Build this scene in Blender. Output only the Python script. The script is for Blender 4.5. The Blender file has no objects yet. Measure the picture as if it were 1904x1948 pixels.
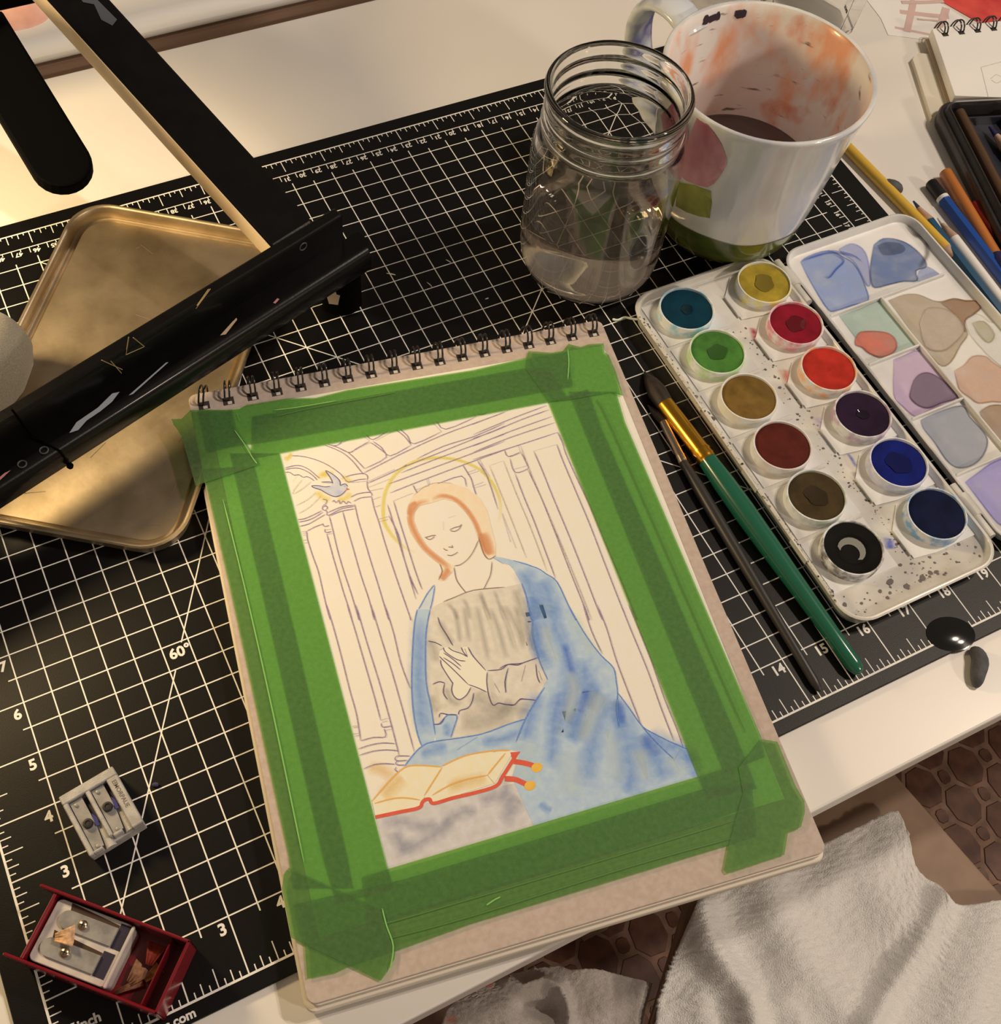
import bpy, bmesh, math, random
from mathutils import Vector, Matrix
random.seed(7)
S = bpy.context.scene
COL = S.collection
PI = math.pi

# ------------------------------------------------------------------ camera
CP = Vector((0.098638488, -0.098786584, 0.507724891))
CR = ((0.893571464, -0.442522635, 0.075523217),      # image right
      (-0.347155994, -0.787824705, -0.508738587),    # image down
      (0.284627396, 0.428375946, -0.857602060))      # forward
FPX, PW, PH = 2203.5689, 1904, 1948
cam_d = bpy.data.cameras.new('camera')
cam = bpy.data.objects.new('camera', cam_d)
COL.objects.link(cam)
X, Y, Z = Vector(CR[0]), -Vector(CR[1]), -Vector(CR[2])
cam.matrix_world = Matrix(((X.x, Y.x, Z.x, CP.x), (X.y, Y.y, Z.y, CP.y), (X.z, Y.z, Z.z, CP.z), (0, 0, 0, 1)))
cam_d.sensor_fit = 'HORIZONTAL'
cam_d.sensor_width = 36.0
cam_d.lens = 36.0 * FPX / PW
cam_d.clip_start = 0.01
S.camera = cam

# ------------------------------------------------------------------ light and exposure
S.view_settings.view_transform = 'Standard'
S.view_settings.look = 'None'
S.view_settings.gamma = 1.0
S.view_settings.use_curve_mapping = False
S.view_settings.exposure = 0.0
w = bpy.data.worlds.new('room')
S.world = w
w.use_nodes = True
bg = w.node_tree.nodes['Background']
bg.inputs[0].default_value = (1.0, 0.78, 0.58, 1)
bg.inputs[1].default_value = 0.14

def lamp(name, loc, target, energy, size, color):
    d = bpy.data.lights.new(name, 'AREA')
    d.shape = 'DISK'
    d.size = size
    d.energy = energy
    d.color = color
    o = bpy.data.objects.new(name, d)
    COL.objects.link(o)
    o.location = loc
    o.rotation_euler = (Vector(target) - Vector(loc)).to_track_quat('-Z', 'Y').to_euler()
    return o
# two bulbs of the ceiling fitting, up to the right of the desk
lamp('ceiling_bulb', (1.46, 0.06, 1.62), (0.42, 0.2, 0), 10.2, 0.06, (1.0, 0.83, 0.66))
lamp('ceiling_bulb', (1.54, -0.12, 1.62), (0.42, 0.2, 0), 10.2, 0.06, (1.0, 0.83, 0.66))
# a lamp further back in the room, behind the photographer's right shoulder
lamp('room_lamp', (1.45, -1.75, 1.15), (0.42, 0.3, 0), 14.5, 0.20, (1.0, 0.82, 0.64))
# the warm desk lamp standing at the back left of the table
lamp('desk_lamp', (-0.10, 0.42, 0.25), (0.08, 0.3, 0), 2.1, 0.09, (1.0, 0.72, 0.36))

# ------------------------------------------------------------------ helpers
def at(u, v, z=0.0):
    """point of the horizontal plane at height z that the photograph shows at pixel (u, v)"""
    x, y = (u - PW / 2) / FPX, (v - PH / 2) / FPX
    d = Vector((CR[0][i] * x + CR[1][i] * y + CR[2][i] for i in range(3)))
    return CP + d * ((z - CP.z) / d.z)

def lin(c):
    return tuple((x / 255 / 12.92) if x <= 10 else ((x / 255 + .055) / 1.055) ** 2.4 for x in c)
TINT = (0.86, 0.70, 0.53)
def alb(c):
    """surface colour of a thing that looks like c (sRGB) under the warm room light"""
    l = lin(c)
    return tuple(max(.002, min(.88, l[i] / TINT[i])) for i in range(3))

MATS = {}
def mat(name, c, rough=.5, metal=0, c2=None, nscale=300, ndetail=3, nlo=.35, nhi=.65, bump=0, bscale=800, coat=0,
        spec=.5, raw=False, stretch=None, emit=0, sub=0, sheen=0):
    if name in MATS: return MATS[name]
    m = bpy.data.materials.new(name)
    m.use_nodes = True
    nt = m.node_tree
    b = nt.nodes['Principled BSDF']
    f = lin if raw else alb
    b.inputs['Base Color'].default_value = (*f(c), 1)
    b.inputs['Roughness'].default_value = rough
    b.inputs['Metallic'].default_value = metal
    b.inputs['Coat Weight'].default_value = coat
    b.inputs['Coat Roughness'].default_value = .08
    b.inputs['Specular IOR Level'].default_value = spec
    b.inputs['Sheen Weight'].default_value = sheen
    if sub:
        b.inputs['Subsurface Weight'].default_value = sub
        b.inputs['Subsurface Scale'].default_value = .004
    if c2 or bump:
        tc = nt.nodes.new('ShaderNodeTexCoord')
        src = tc.outputs['Object']
        if stretch:
            mp = nt.nodes.new('ShaderNodeMapping')
            mp.inputs['Scale'].default_value = stretch
            nt.links.new(src, mp.inputs[0])
            src = mp.outputs[0]
    if c2:
        n = nt.nodes.new('ShaderNodeTexNoise')
        n.inputs['Scale'].default_value = nscale
        n.inputs['Detail'].default_value = ndetail
        nt.links.new(src, n.inputs['Vector'])
        r = nt.nodes.new('ShaderNodeValToRGB')
        r.color_ramp.elements[0].position = nlo
        r.color_ramp.elements[1].position = nhi
        r.color_ramp.elements[0].color = (*f(c), 1)
        r.color_ramp.elements[1].color = (*f(c2), 1)
        nt.links.new(n.outputs['Fac'], r.inputs[0])
        nt.links.new(r.outputs[0], b.inputs['Base Color'])
    if bump:
        n = nt.nodes.new('ShaderNodeTexNoise')
        n.inputs['Scale'].default_value = bscale
        n.inputs['Detail'].default_value = 4
        nt.links.new(src, n.inputs['Vector'])
        bp = nt.nodes.new('ShaderNodeBump')
        bp.inputs['Strength'].default_value = bump
        bp.inputs['Distance'].default_value = .001
        nt.links.new(n.outputs['Fac'], bp.inputs['Height'])
        nt.links.new(bp.outputs[0], b.inputs['Normal'])
    MATS[name] = m
    return m

def glass(name, ior, col=(1, 1, 1), rough=0.0, clear=1.0):
    m = bpy.data.materials.new(name)
    m.use_nodes = True
    nt = m.node_tree
    b = nt.nodes['Principled BSDF']
    b.inputs['Base Color'].default_value = (*col, 1)
    b.inputs['Roughness'].default_value = rough
    b.inputs['IOR'].default_value = ior
    b.inputs['Transmission Weight'].default_value = clear
    return m

def soft(c, k=1.0, noise=0.0, nscale=250):
    """watercolour: pigment over the paper, its density carried by the 'soft' attribute and a paper-grain noise"""
    key = 'wash_%d_%d_%d_%d_%d' % (*c, int(k * 100), int(noise * 100))
    if key in MATS: return MATS[key]
    m = bpy.data.materials.new(key)
    m.use_nodes = True
    nt = m.node_tree
    b = nt.nodes['Principled BSDF']
    b.inputs['Base Color'].default_value = (*alb(c), 1)
    b.inputs['Roughness'].default_value = .85
    b.inputs['Specular IOR Level'].default_value = .2
    tr = nt.nodes.new('ShaderNodeBsdfTransparent')
    mx = nt.nodes.new('ShaderNodeMixShader')
    a = nt.nodes.new('ShaderNodeAttribute')
    a.attribute_name = 'soft'
    mu = nt.nodes.new('ShaderNodeMath')
    mu.operation = 'MULTIPLY'
    mu.inputs[1].default_value = k
    nt.links.new(a.outputs['Fac'], mu.inputs[0])
    out = mu.outputs[0]
    if noise:
        tc = nt.nodes.new('ShaderNodeTexCoord')
        n = nt.nodes.new('ShaderNodeTexNoise')
        n.inputs['Scale'].default_value = nscale
        n.inputs['Detail'].default_value = 5
        nt.links.new(tc.outputs['Object'], n.inputs['Vector'])
        mr = nt.nodes.new('ShaderNodeMapRange')
        mr.inputs[1].default_value = .3
        mr.inputs[2].default_value = .7
        mr.inputs[3].default_value = 1 - noise
        mr.inputs[4].default_value = 1
        nt.links.new(n.outputs['Fac'], mr.inputs[0])
        m2 = nt.nodes.new('ShaderNodeMath')
        m2.operation = 'MULTIPLY'
        nt.links.new(out, m2.inputs[0])
        nt.links.new(mr.outputs[0], m2.inputs[1])
        out = m2.outputs[0]
    nt.links.new(out, mx.inputs[0])
    nt.links.new(tr.outputs[0], mx.inputs[1])
    nt.links.new(b.outputs[0], mx.inputs[2])
    nt.links.new(mx.outputs[0], nt.nodes['Material Output'].inputs[0])
    MATS[key] = m
    return m

WM = {}          # world matrix of every built object
class MB:
    def __init__(s, frame=None):
        s.v, s.f, s.a = [], [], []
        s.F = frame
    def add(s, vs, fs, alpha=None):
        o = len(s.v)
        vs = [Vector(q) for q in vs]
        if s.F is not None: vs = [s.F @ q for q in vs]
        s.v += vs
        s.f += [tuple(i + o for i in f) for f in fs]
        s.a += list(alpha) if alpha else [1.0] * len(vs)
        return s
    def box(s, x0, x1, y0, y1, z0, z1):
        return s.add([(x0, y0, z0), (x1, y0, z0), (x1, y1, z0), (x0, y1, z0), (x0, y0, z1), (x1, y0, z1), (x1, y1, z1), (x0, y1, z1)],
                     [(0, 3, 2, 1), (4, 5, 6, 7), (0, 1, 5, 4), (1, 2, 6, 5), (2, 3, 7, 6), (3, 0, 4, 7)])
    def prism(s, pts, z0, z1, pts1=None):
        n = len(pts)
        pts1 = pts1 or pts
        return s.add([(p[0], p[1], z0) for p in pts] + [(p[0], p[1], z1) for p in pts1],
                     [tuple(range(n - 1, -1, -1)), tuple(range(n, 2 * n))] + [(i, (i + 1) % n, n + (i + 1) % n, n + i) for i in range(n)])
    def poly(s, pts, z=None):
        return s.add([(p[0], p[1], p[2] if z is None else z) for p in pts], [tuple(range(len(pts)))])
    def tube(s, path, rad, n=12, caps=True, up=None):
        path = [Vector(p) for p in path]
        if not hasattr(rad, '__len__'): rad = [rad] * len(path)
        vs, fs = [], []
        ref = None
        for i, p in enumerate(path):
            t = (path[min(i + 1, len(path) - 1)] - path[max(i - 1, 0)]).normalized()
            if ref is None: ref = Vector(up) if up else (Vector((0, 0, 1)) if abs(t.z) < .9 else Vector((1, 0, 0)))
            b = t.cross(ref).normalized()
            c = b.cross(t).normalized()
            ref = c
            for k in range(n):
                a = 2 * PI * k / n
                vs.append(p + (b * math.cos(a) + c * math.sin(a)) * rad[i])
        m = len(path)
        for i in range(m - 1):
            for k in range(n):
                fs.append((i * n + k, i * n + (k + 1) % n, (i + 1) * n + (k + 1) % n, (i + 1) * n + k))
        if caps:
            fs.append(tuple(range(n - 1, -1, -1)))
            fs.append(tuple((m - 1) * n + k for k in range(n)))
        return s.add(vs, fs)
    def ring(s, c, r1, r2, nrm, n=20, m=6, sx=1.0):
        """torus about c, radius r1, wire r2, axis nrm"""
        q = Vector(nrm).to_track_quat('Z', 'Y').to_matrix()
        vs, fs = [], []
        for i in range(n):
            a = 2 * PI * i / n
            for k in range(m):
                b = 2 * PI * k / m
                vs.append(Vector(c) + q @ Vector(((r1 + r2 * math.cos(b)) * math.cos(a) * sx, (r1 + r2 * math.cos(b)) * math.sin(a), r2 * math.sin(b))))
        for i in range(n):
            for k in range(m):
                fs.append((i * m + k, ((i + 1) % n) * m + k, ((i + 1) % n) * m + (k + 1) % m, i * m + (k + 1) % m))
        return s.add(vs, fs)
    def lathe(s, prof, n=64, c=(0, 0, 0)):
        vs, fs, rows = [], [], []
        for r, z in prof:
            if r < 1e-7:
                rows.append([len(vs)]); vs.append((c[0], c[1], c[2] + z))
            else:
                rows.append([len(vs) + k for k in range(n)])
                vs += [(c[0] + r * math.cos(2 * PI * k / n), c[1] + r * math.sin(2 * PI * k / n), c[2] + z) for k in range(n)]
        for A, B in zip(rows, rows[1:]):
            for k in range(n):
                k2 = (k + 1) % n
                if len(A) == 1 and len(B) == 1: continue
                if len(A) == 1: fs.append((A[0], B[k2], B[k]))
                elif len(B) == 1: fs.append((A[k], A[k2], B[0]))
                else: fs.append((A[k], A[k2], B[k2], B[k]))
        return s.add(vs, fs)
    def band(s, pts, wd, soft=False, taper=False):
        """flat ribbon of width wd along the points (world, horizontal)"""
        pts = [Vector(p) for p in pts]
        n = len(pts)
        vs, fs, al = [], [], []
        for i, p in enumerate(pts):
            t = pts[min(i + 1, n - 1)] - pts[max(i - 1, 0)]
            t.z = 0
            t.normalize()
            nn = Vector((-t.y, t.x, 0))
            k = wd / 2
            e = min(1.0, 1.7 * math.sin(PI * i / (n - 1))) if soft else 1.0
            if taper and i in (0, n - 1): k *= .35
            if soft:
                vs += [p + nn * k, p, p - nn * k]
                al += [0, e, 0]
            else:
                vs += [p + nn * k, p - nn * k]
                al += [1, 1]
        m = 3 if soft else 2
        for i in range(n - 1):
            for k in range(m - 1):
                fs.append((i * m + k + 1, i * m + k, (i + 1) * m + k, (i + 1) * m + k + 1))
        return s.add(vs, fs, al)
    def build(s, name, m, parent=None, smooth=None, local=False, bev=0, seg=2, sub=0):
        me = bpy.data.meshes.new(name)
        vs = s.v
        W = WM[parent.name] if parent else Matrix()
        if parent and not local:
            I = W.inverted()
            vs = [I @ q for q in vs]
        me.from_pydata([tuple(q) for q in vs], [], s.f)
        if any(x != 1.0 for x in s.a):
            at_ = me.attributes.new('soft', 'FLOAT', 'POINT')
            at_.data.foreach_set('value', s.a)
        else:
            at_ = None
        me.materials.append(m)
        if at_ is None and m.name.startswith('wash_'):
            at_ = me.attributes.new('soft', 'FLOAT', 'POINT')
            at_.data.foreach_set('value', [1.0] * len(vs))
        if smooth:
            me.shade_smooth()
            me.set_sharp_from_angle(angle=math.radians(smooth))
        o = bpy.data.objects.new(name, me)
        COL.objects.link(o)
        if parent: o.parent = parent
        WM[o.name] = W
        if bev:
            b = o.modifiers.new('bevel', 'BEVEL')
            b.width = bev
            b.segments = seg
            b.limit_method = 'ANGLE'
            b.angle_limit = math.radians(40)
        if sub:
            b = o.modifiers.new('sub', 'SUBSURF')
            b.levels = b.render_levels = sub
        return o

def tag(o, label, cat, group=None):
    o['label'] = label
    o['category'] = cat
    if group: o['group'] = group
    return o
def thing(name, label, cat, loc=(0, 0, 0), rz=0.0, group=None):
    o = bpy.data.objects.new(name, None)
    o.empty_display_size = .01
    COL.objects.link(o)
    o.location = loc
    o.rotation_euler = (0, 0, rz)
    WM[o.name] = Matrix.Translation(loc) @ Matrix.Rotation(rz, 4, 'Z')
    return tag(o, label, cat, group)
def struct(o):
    o['kind'] = 'structure'
    return o
def rrect(x0, x1, y0, y1, r, n=6):
    p = []
    for cx, cy, a0 in ((x1 - r, y0 + r, -PI / 2), (x1 - r, y1 - r, 0), (x0 + r, y1 - r, PI / 2), (x0 + r, y0 + r, PI)):
        p += [(cx + r * math.cos(a0 + PI / 2 * k / n), cy + r * math.sin(a0 + PI / 2 * k / n)) for k in range(n + 1)]
    return p
def text_mesh(strings, off=0.0):
    """strings: (text, x, y, z, height, rotation) -> one MB of flat lettering"""
    mb = MB()
    for t, x, y, z, h, r in strings:
        cu = bpy.data.curves.new('t', 'FONT')
        cu.body = t
        cu.size = h * 1.37
        cu.align_x = 'CENTER'
        cu.align_y = 'CENTER'
        cu.offset = off * h
        cu.resolution_u = 3
        o = bpy.data.objects.new('t', cu)
        COL.objects.link(o)
        me = bpy.data.meshes.new_from_object(o.evaluated_get(bpy.context.evaluated_depsgraph_get()))
        R = Matrix.Translation((x, y, z)) @ Matrix.Rotation(r, 4, 'Z')
        mb.add([R @ q.co for q in me.vertices], [tuple(p.vertices) for p in me.polygons])
        bpy.data.objects.remove(o)
        bpy.data.curves.remove(cu)
        bpy.data.meshes.remove(me)
    return mb
IN = 0.0254

# ------------------------------------------------------------------ room: floor, table, back ledge
m_grout = mat('grout', (142, 104, 80), .7, c2=(116, 84, 62), nscale=60)
m_tile = mat('tile_brown', (108, 66, 46), .5, c2=(80, 46, 32), nscale=45, bump=.1, bscale=200)
mb = MB(); mb.box(-1.6, 2.4, -1.6, 2.4, -.775, -.7365)
floor = struct(mb.build('floor', m_grout))
def octa(rx, ry, k, j):
    p = [(rx, -ry * k), (rx, ry * k), (rx * k, ry), (-rx * k, ry), (-rx, ry * k), (-rx, -ry * k), (-rx * k, -ry), (rx * k, -ry)]
    return [(x * (1 + random.uniform(-j, j)), y * (1 + random.uniform(-j, j))) for x, y in p]
big_me = []
for q in range(4):
    p = octa(.0186, .0226, .45, .06)
    mb = MB(); mb.prism(p, 0, .0012, [(x * .96, y * .96) for x, y in p])
    o = mb.build('floor_tile', m_tile, floor, local=True); big_me.append(o.data); bpy.data.objects.remove(o)
sm_me = []
for q in range(3):
    p = octa(.0066, .0076, .55, .08)
    mb = MB(); mb.prism(p, 0, .0012, [(x * .93, y * .93) for x, y in p])
    o = mb.build('floor_tile', m_tile, floor, local=True); sm_me.append(o.data); bpy.data.objects.remove(o)
for i in range(-19, 8):
    for j in range(-6, 4):
        x, y = .8195 + .0302 * i, .0049 + .0355 * j
        if x < .27 or x > 1.05 or y > .09: continue
        me = random.choice(sm_me if (i + j) % 2 == 0 else big_me)
        o = bpy.data.objects.new('floor_tile', me)
        COL.objects.link(o); o.parent = floor
        o.location = (x, y, -.7365)
        o.rotation_euler = (0, 0, random.uniform(-.08, .08))
m_table = mat('white_lacquer', (218, 197, 172), .32, c2=(213, 192, 166), nscale=8, coat=.05, spec=.35)
table = thing('table', 'glossy white desk top that carries the cutting mat and all the painting tools', 'table', (.35, .25, -.735))
mb = MB(); mb.box(-.45, 1.25, -.0437, .5575, -.020, -.002)
mb.build('table_top', m_table, table, bev=.0012)
for lx in (-.40, 1.2):
    for ly in (.0, .51):
        mb = MB(); mb.box(lx - .025, lx + .025, ly - .025, ly + .025, -.7365, -.020)
        mb.build('leg', m_table, table)
m_sill = mat('sill_paint', (228, 206, 180), .45)
mb = MB(); mb.box(-.6, 1.4, .5650, .80, -.0005, .0165)
struct(mb.build('trim_1', m_sill, smooth=40, bev=.009, seg=5))
m_dark = mat('gap_brown', (142, 106, 78), .7)
mb = MB(); mb.box(-.6, 1.4, .568, .80, -.70, -.0006)
struct(mb.build('trim_2', m_dark))

# ------------------------------------------------------------------ cutting mat
m_mat = mat('mat_black', (8, 6, 6), .42, c2=(6, 4, 4), nscale=500, bump=.1, bscale=2500, spec=.30)
m_line = mat('mat_print', (232, 222, 180), .6)
cm = thing('cutting_mat', 'black self-healing cutting mat with a cream inch and centimetre grid', 'cutting mat', (.287, .217, -.002))
mb = MB(); mb.prism(rrect(-.0128, .5858, -.0072, .4415, .006), -.002, 0)
mb.build('mat_sheet', m_mat, cm, bev=.0004, seg=1)
mb = MB()
LW = .00062
def seg(x0, y0, x1, y1, wd=LW, z=.00007):
    z = .00010 if x0 == x1 else (.00007 if y0 == y1 else .00013)
    mb.band([(x0 * IN, y0 * IN, z), (x1 * IN, y1 * IN, z)], wd)
WX, WY = 22.5, 17.0
seg(0, 0, WX, 0, .0010); seg(0, 0, 0, WY, .0010); seg(0, WY, WX, WY, .0009); seg(WX, 0, WX, WY, .0009)
for i in range(2, 33):                                  # rows every half inch
    y = i / 2
    seg(0 if i % 2 == 0 else .86, y, 21.5 + (.24 if i % 2 == 0 else .14), y)
for i in range(2, 44):
    x = i / 2
    seg(x, 0 if i % 2 == 0 else .86, x, 16 + (.22 if i % 2 == 0 else .12))
for i in range(1, int(WX * 8)):
    x = i / 8
    l = .12 if i % 2 else (.2 if i % 4 else (.33 if i % 8 else 0))
    if l: seg(x, 0, x, l, .0005)
    l = .08 if i % 2 else (.15 if i % 4 else (.25 if i % 8 else .36))
    seg(x, WY, x, WY - l, .0005)
for i in range(1, int(WY * 8)):
    y = i / 8
    l = .12 if i % 2 else (.2 if i % 4 else (.33 if i % 8 else 0))
    if l: seg(0, y, l, y, .0005)
    l = .08 if i % 2 else (.15 if i % 4 else (.25 if i % 8 else .36))
    seg(WX, y, WX - l, y, .0005)
CMX, CMY = 22.0, 16.53
seg(.4, CMY, CMX, CMY, .0006); seg(CMX, .4, CMX, CMY, .0006)
for k in range(1, 110):
    x = CMX - k * .5 / 2.54
    if x > .5: seg(x, CMY, x, CMY - (.17 if k % 2 == 0 else .09), .0005)
    y = CMY - k * .5 / 2.54
    if y > .5: seg(CMX, y, CMX - (.17 if k % 2 == 0 else .09), y, .0005)
for a, b in (((4, 16), (19, 1)), ((4, 1), (19, 16))): seg(*a, *b)
s3 = math.sqrt(3)
seg(1.05, 1 + .05 * s3, 3.60, 1 + 2.60 * s3 - .02); seg(3.87, 1 + 2.87 * s3 + .0, 9.66, 16)
mb.build('grid_lines', m_line, cm)
tx = []
for n in range(1, 23): tx.append((str(n), (n - (.155 if n < 10 else .185)) * IN, .83 * IN, .00009, .2 * IN, 0))
for n in range(1, 17): tx.append((str(n), .845 * IN, (n - .19) * IN, .00009, .2 * IN, 0))
for n in range(1, 55):
    x = CMX - n / 2.54
    if x > .5: tx.append((str(n), (x + .14) * IN, (CMY - .14) * IN, .00009, .12 * IN, PI))
for n in range(1, 40):
    y = CMY - n / 2.54
    if y > .5: tx.append((str(n), (CMX - .15) * IN, (y + .14) * IN, .00009, .12 * IN, -PI / 2))
tx.append(('60°', 3.79 * IN, 5.80 * IN, .00012, .21 * IN, 0))
tx.append(('17 inch', .40 * IN, .42 * IN, .00009, .16 * IN, 0))
tx.append(('es.com', 1.76 * IN, -.16 * IN, .00009, .15 * IN, 0))
for q in tx: text_mesh([q], .045).build('printed_number', m_line, cm)

# ------------------------------------------------------------------ spiral pad (9 x 12 in)
PT = .0120                                              # height of its top
pa = math.atan2(-.0398, .2287)
po = Vector((.0932, -.0232, 0))
PF = Matrix.Translation(po) @ Matrix.Rotation(pa, 4, 'Z')
pad = thing('sketch_pad', 'spiral-bound pad with kraft card cover lying under the taped drawing', 'sketch pad', tuple(po), pa)
m_kraft = mat('kraft_card', (186, 158, 134), .8, c2=(176, 148, 124), nscale=350, bump=.1, bscale=3000)
m_kedge = mat('card_edge', (214, 186, 156), .8)
m_pages = mat('page_edges', (226, 202, 170), .8, c2=(206, 178, 146), nscale=60, stretch=(.02, .02, 60))
PWD, PHT = .2278, .3050
mb = MB(); mb.prism(rrect(0, PWD, 0, PHT, .004), .0108, PT); mb.build('cover', m_kraft, pad, local=True, bev=.0004)
TFR = Matrix.Translation((.1225, .3140, 0)) @ Matrix.Rotation(math.atan2(.3624 - .4284, .2306 - .1387), 4, 'Z')     # where the tray lies
def notch(p):
    """the leaves under the cover stop where the metal tray lies"""
    o = []
    TI = PF.inverted() @ TFR
    A, B = TI @ Vector((.0630, .2, 0)), TI @ Vector((.0630, -.2, 0))
    d = lambda q: (B.x - A.x) * (q[1] - A.y) - (B.y - A.y) * (q[0] - A.x)
    for a, b in zip(p, p[1:] + p[:1]):
        if d(a) >= 0: o.append(a)
        if (d(a) >= 0) != (d(b) >= 0):
            t = d(a) / (d(a) - d(b))
            o.append((a[0] + (b[0] - a[0]) * t, a[1] + (b[1] - a[1]) * t))
    return o
mb = MB(); mb.prism(notch(rrect(.0008, PWD - .0006, -.0006, PHT - .0005, .004)), .0078, .0107); mb.build('page_block', m_pages, pad, local=True)
mb = MB(); mb.prism(notch(rrect(-.0016, PWD + .0004, -.0024, PHT - .001, .005)), .0016, .0077); mb.build('page_block', m_pages, pad, local=True, bev=.001)
mb = MB(); mb.prism(notch(rrect(-.001, PWD, -.0016, PHT - .001, .004)), 0.0001, .0015); mb.build('back_board', m_kedge, pad, local=True)
m_wire = mat('black_wire', (34, 26, 22), .3, coat=.4)
m_hole = mat('hole_dark', (52, 40, 34), .7)
m_hpage = mat('hole_page', (196, 176, 150), .8)
hm = rm = None
NR = 18
for i in range(NR):
    x = .0072 + i * (PWD - .0144) / (NR - 1)
    if hm is None:
        mb = MB(); mb.prism([(-.0028, -.0024), (.0028, -.0024), (.0028, .0024), (-.0028, .0024)], 0, .00015)
        h = mb.build('punch_hole', m_hole, pad, local=True); hm = h.data
        mb = MB(); mb.prism([(-.0006, -.0022), (.0016, -.0022), (.0016, -.0004), (-.0006, -.0004)], 0, .00025)
        g = mb.build('hole_glint', m_hpage, h, local=True); gm = g.data
        mb = MB()
        for dx in (-.0012, .0012):
            pts = []
            for k in range(21):
                a = 2 * PI * k / 20
                pts.append((dx + .0006 * math.sin(a), .0052 * math.cos(a), .0056 + .0078 * math.sin(a)))
            mb.tube(pts, .00055, 6, caps=False)
        r = mb.build('wire_ring', m_wire, pad, local=True, smooth=60); rm = r.data
    else:
        h = bpy.data.objects.new('punch_hole', hm); COL.objects.link(h); h.parent = pad; WM[h.name] = WM[pad.name]
        g = bpy.data.objects.new('hole_glint', gm); COL.objects.link(g); g.parent = h
        r = bpy.data.objects.new('wire_ring', rm); COL.objects.link(r); r.parent = pad
    h.location = (x, PHT - .0084, PT)
    r.location = (x + .0003, PHT - .0030, .0062)
    r.rotation_euler = (0, 0, (-.35 if i == 0 else (-.18 if i == 1 else random.uniform(-.06, .06))))

# ------------------------------------------------------------------ the sheet and its watercolour
ZP = PT + .00022
def P(pts, z=ZP): return [at(u, v, z) for u, v in pts]
CROP = {1: (520, 740, 4.327), 2: (900, 740, 4.327), 3: (600, 1150, 3.82), 4: (950, 1150, 3.82), 0: (0, 0, 1)}
def T(c, s):
    """'x y x y ...' in a traced detail of the drawing -> photo pixels"""
    ox, oy, k = CROP[c]
    q = [float(t) for t in s.split()]
    return [(ox + q[i] / k, oy + q[i + 1] / k) for i in range(0, len(q), 2)]
def smoothp(p, n=4):
    if len(p) < 3: return p
    o = []
    for i in range(len(p) - 1):
        a, b, c, d = p[max(i - 1, 0)], p[i], p[i + 1], p[min(i + 2, len(p) - 1)]
        for k in range(n):
            t = k / n
            o.append(tuple(.5 * (2 * b[j] + (c[j] - a[j]) * t + (2 * a[j] - 5 * b[j] + 4 * c[j] - d[j]) * t * t + (3 * b[j] - a[j] - 3 * c[j] + d[j]) * t ** 3) for j in (0, 1)))
    return o + [p[-1]]
m_paper = mat('paper', (233, 210, 180), .85, c2=(229, 205, 175), nscale=120, bump=.15, bscale=2500)
paper_px = [(403, 812), (1140, 683), (1478, 1535), (610, 1795)]
pc = at(900, 1200, PT)
art = thing('painting', 'half-coloured watercolour drawing of a praying woman with a thin halo, taped on the pad', 'drawing', (pc.x, pc.y, PT + .0001))
mb = MB(); mb.prism(P(paper_px, 0), PT + .00012, ZP); mb.build('paper_sheet', m_paper, art)
ZF = ZP + .00004
LAYER = [0]
def fill(name, mats, polys):
    mb = MB()
    for p in polys:
        mb.poly(P(p, ZF + LAYER[0] * .0000025))
    LAYER[0] += 1
    return mb.build(name, mats, art)
def strokes(name, m, lst, par=None):
    """soft brush strokes, each its own patch of pigment: (pixel points, width in m)"""
    for p, wd in lst:
        LAYER[0] += .35
        mb = MB()
        g = P(p)
        wd = min(wd, .75 * sum((b - a).length for a, b in zip(g, g[1:])))
        mb.band(P(smoothp(p, 7), ZF + LAYER[0] * .0000025), wd, soft=True)
        o = mb.build(name, m, par or art)
    LAYER[0] += .5
    return o
def lines(name, m, lst, wd=.00042, par=None):
    mb = MB()
    for k, p in enumerate(lst): mb.band(P(smoothp(p, 3), ZP + .00024 + k * .0000004), wd, taper=True)
    o = mb.build(name, m, par or art)
    o['kind'] = 'stuff'
    return o
def wash(c, c2): return mat('wash2_%d_%d_%d' % c, c, .88, c2=c2, nscale=260, ndetail=5, nlo=.3, nhi=.72, spec=.2)

# grey stone ledge in front
stone = fill('stone_ledge', wash((192, 176, 160), (206, 190, 176)),
     [T(0, '715 1557 796 1540') + T(3, '790 1430 860 1450 1310 1330') + T(0, '979 1490 1015 1571 738 1653')])
strokes('shade', soft((150, 142, 144), .45, .5), [
    (T(3, '480 1600 560 1580 680 1590 800 1610 900 1590'), .008), (T(3, '560 1640 620 1740 660 1830'), .011), (T(3, '600 1800 760 1730 900 1650 1010 1570'), .009),
    (T(3, '900 1600 1050 1520 1180 1500'), .008), (T(3, '1180 1420 1330 1400 1450 1450'), .009), (T(4, '60 1400 40 1300 60 1250'), .009), (T(4, '20 1600 100 1480 160 1420'), .010)], stone)
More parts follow.
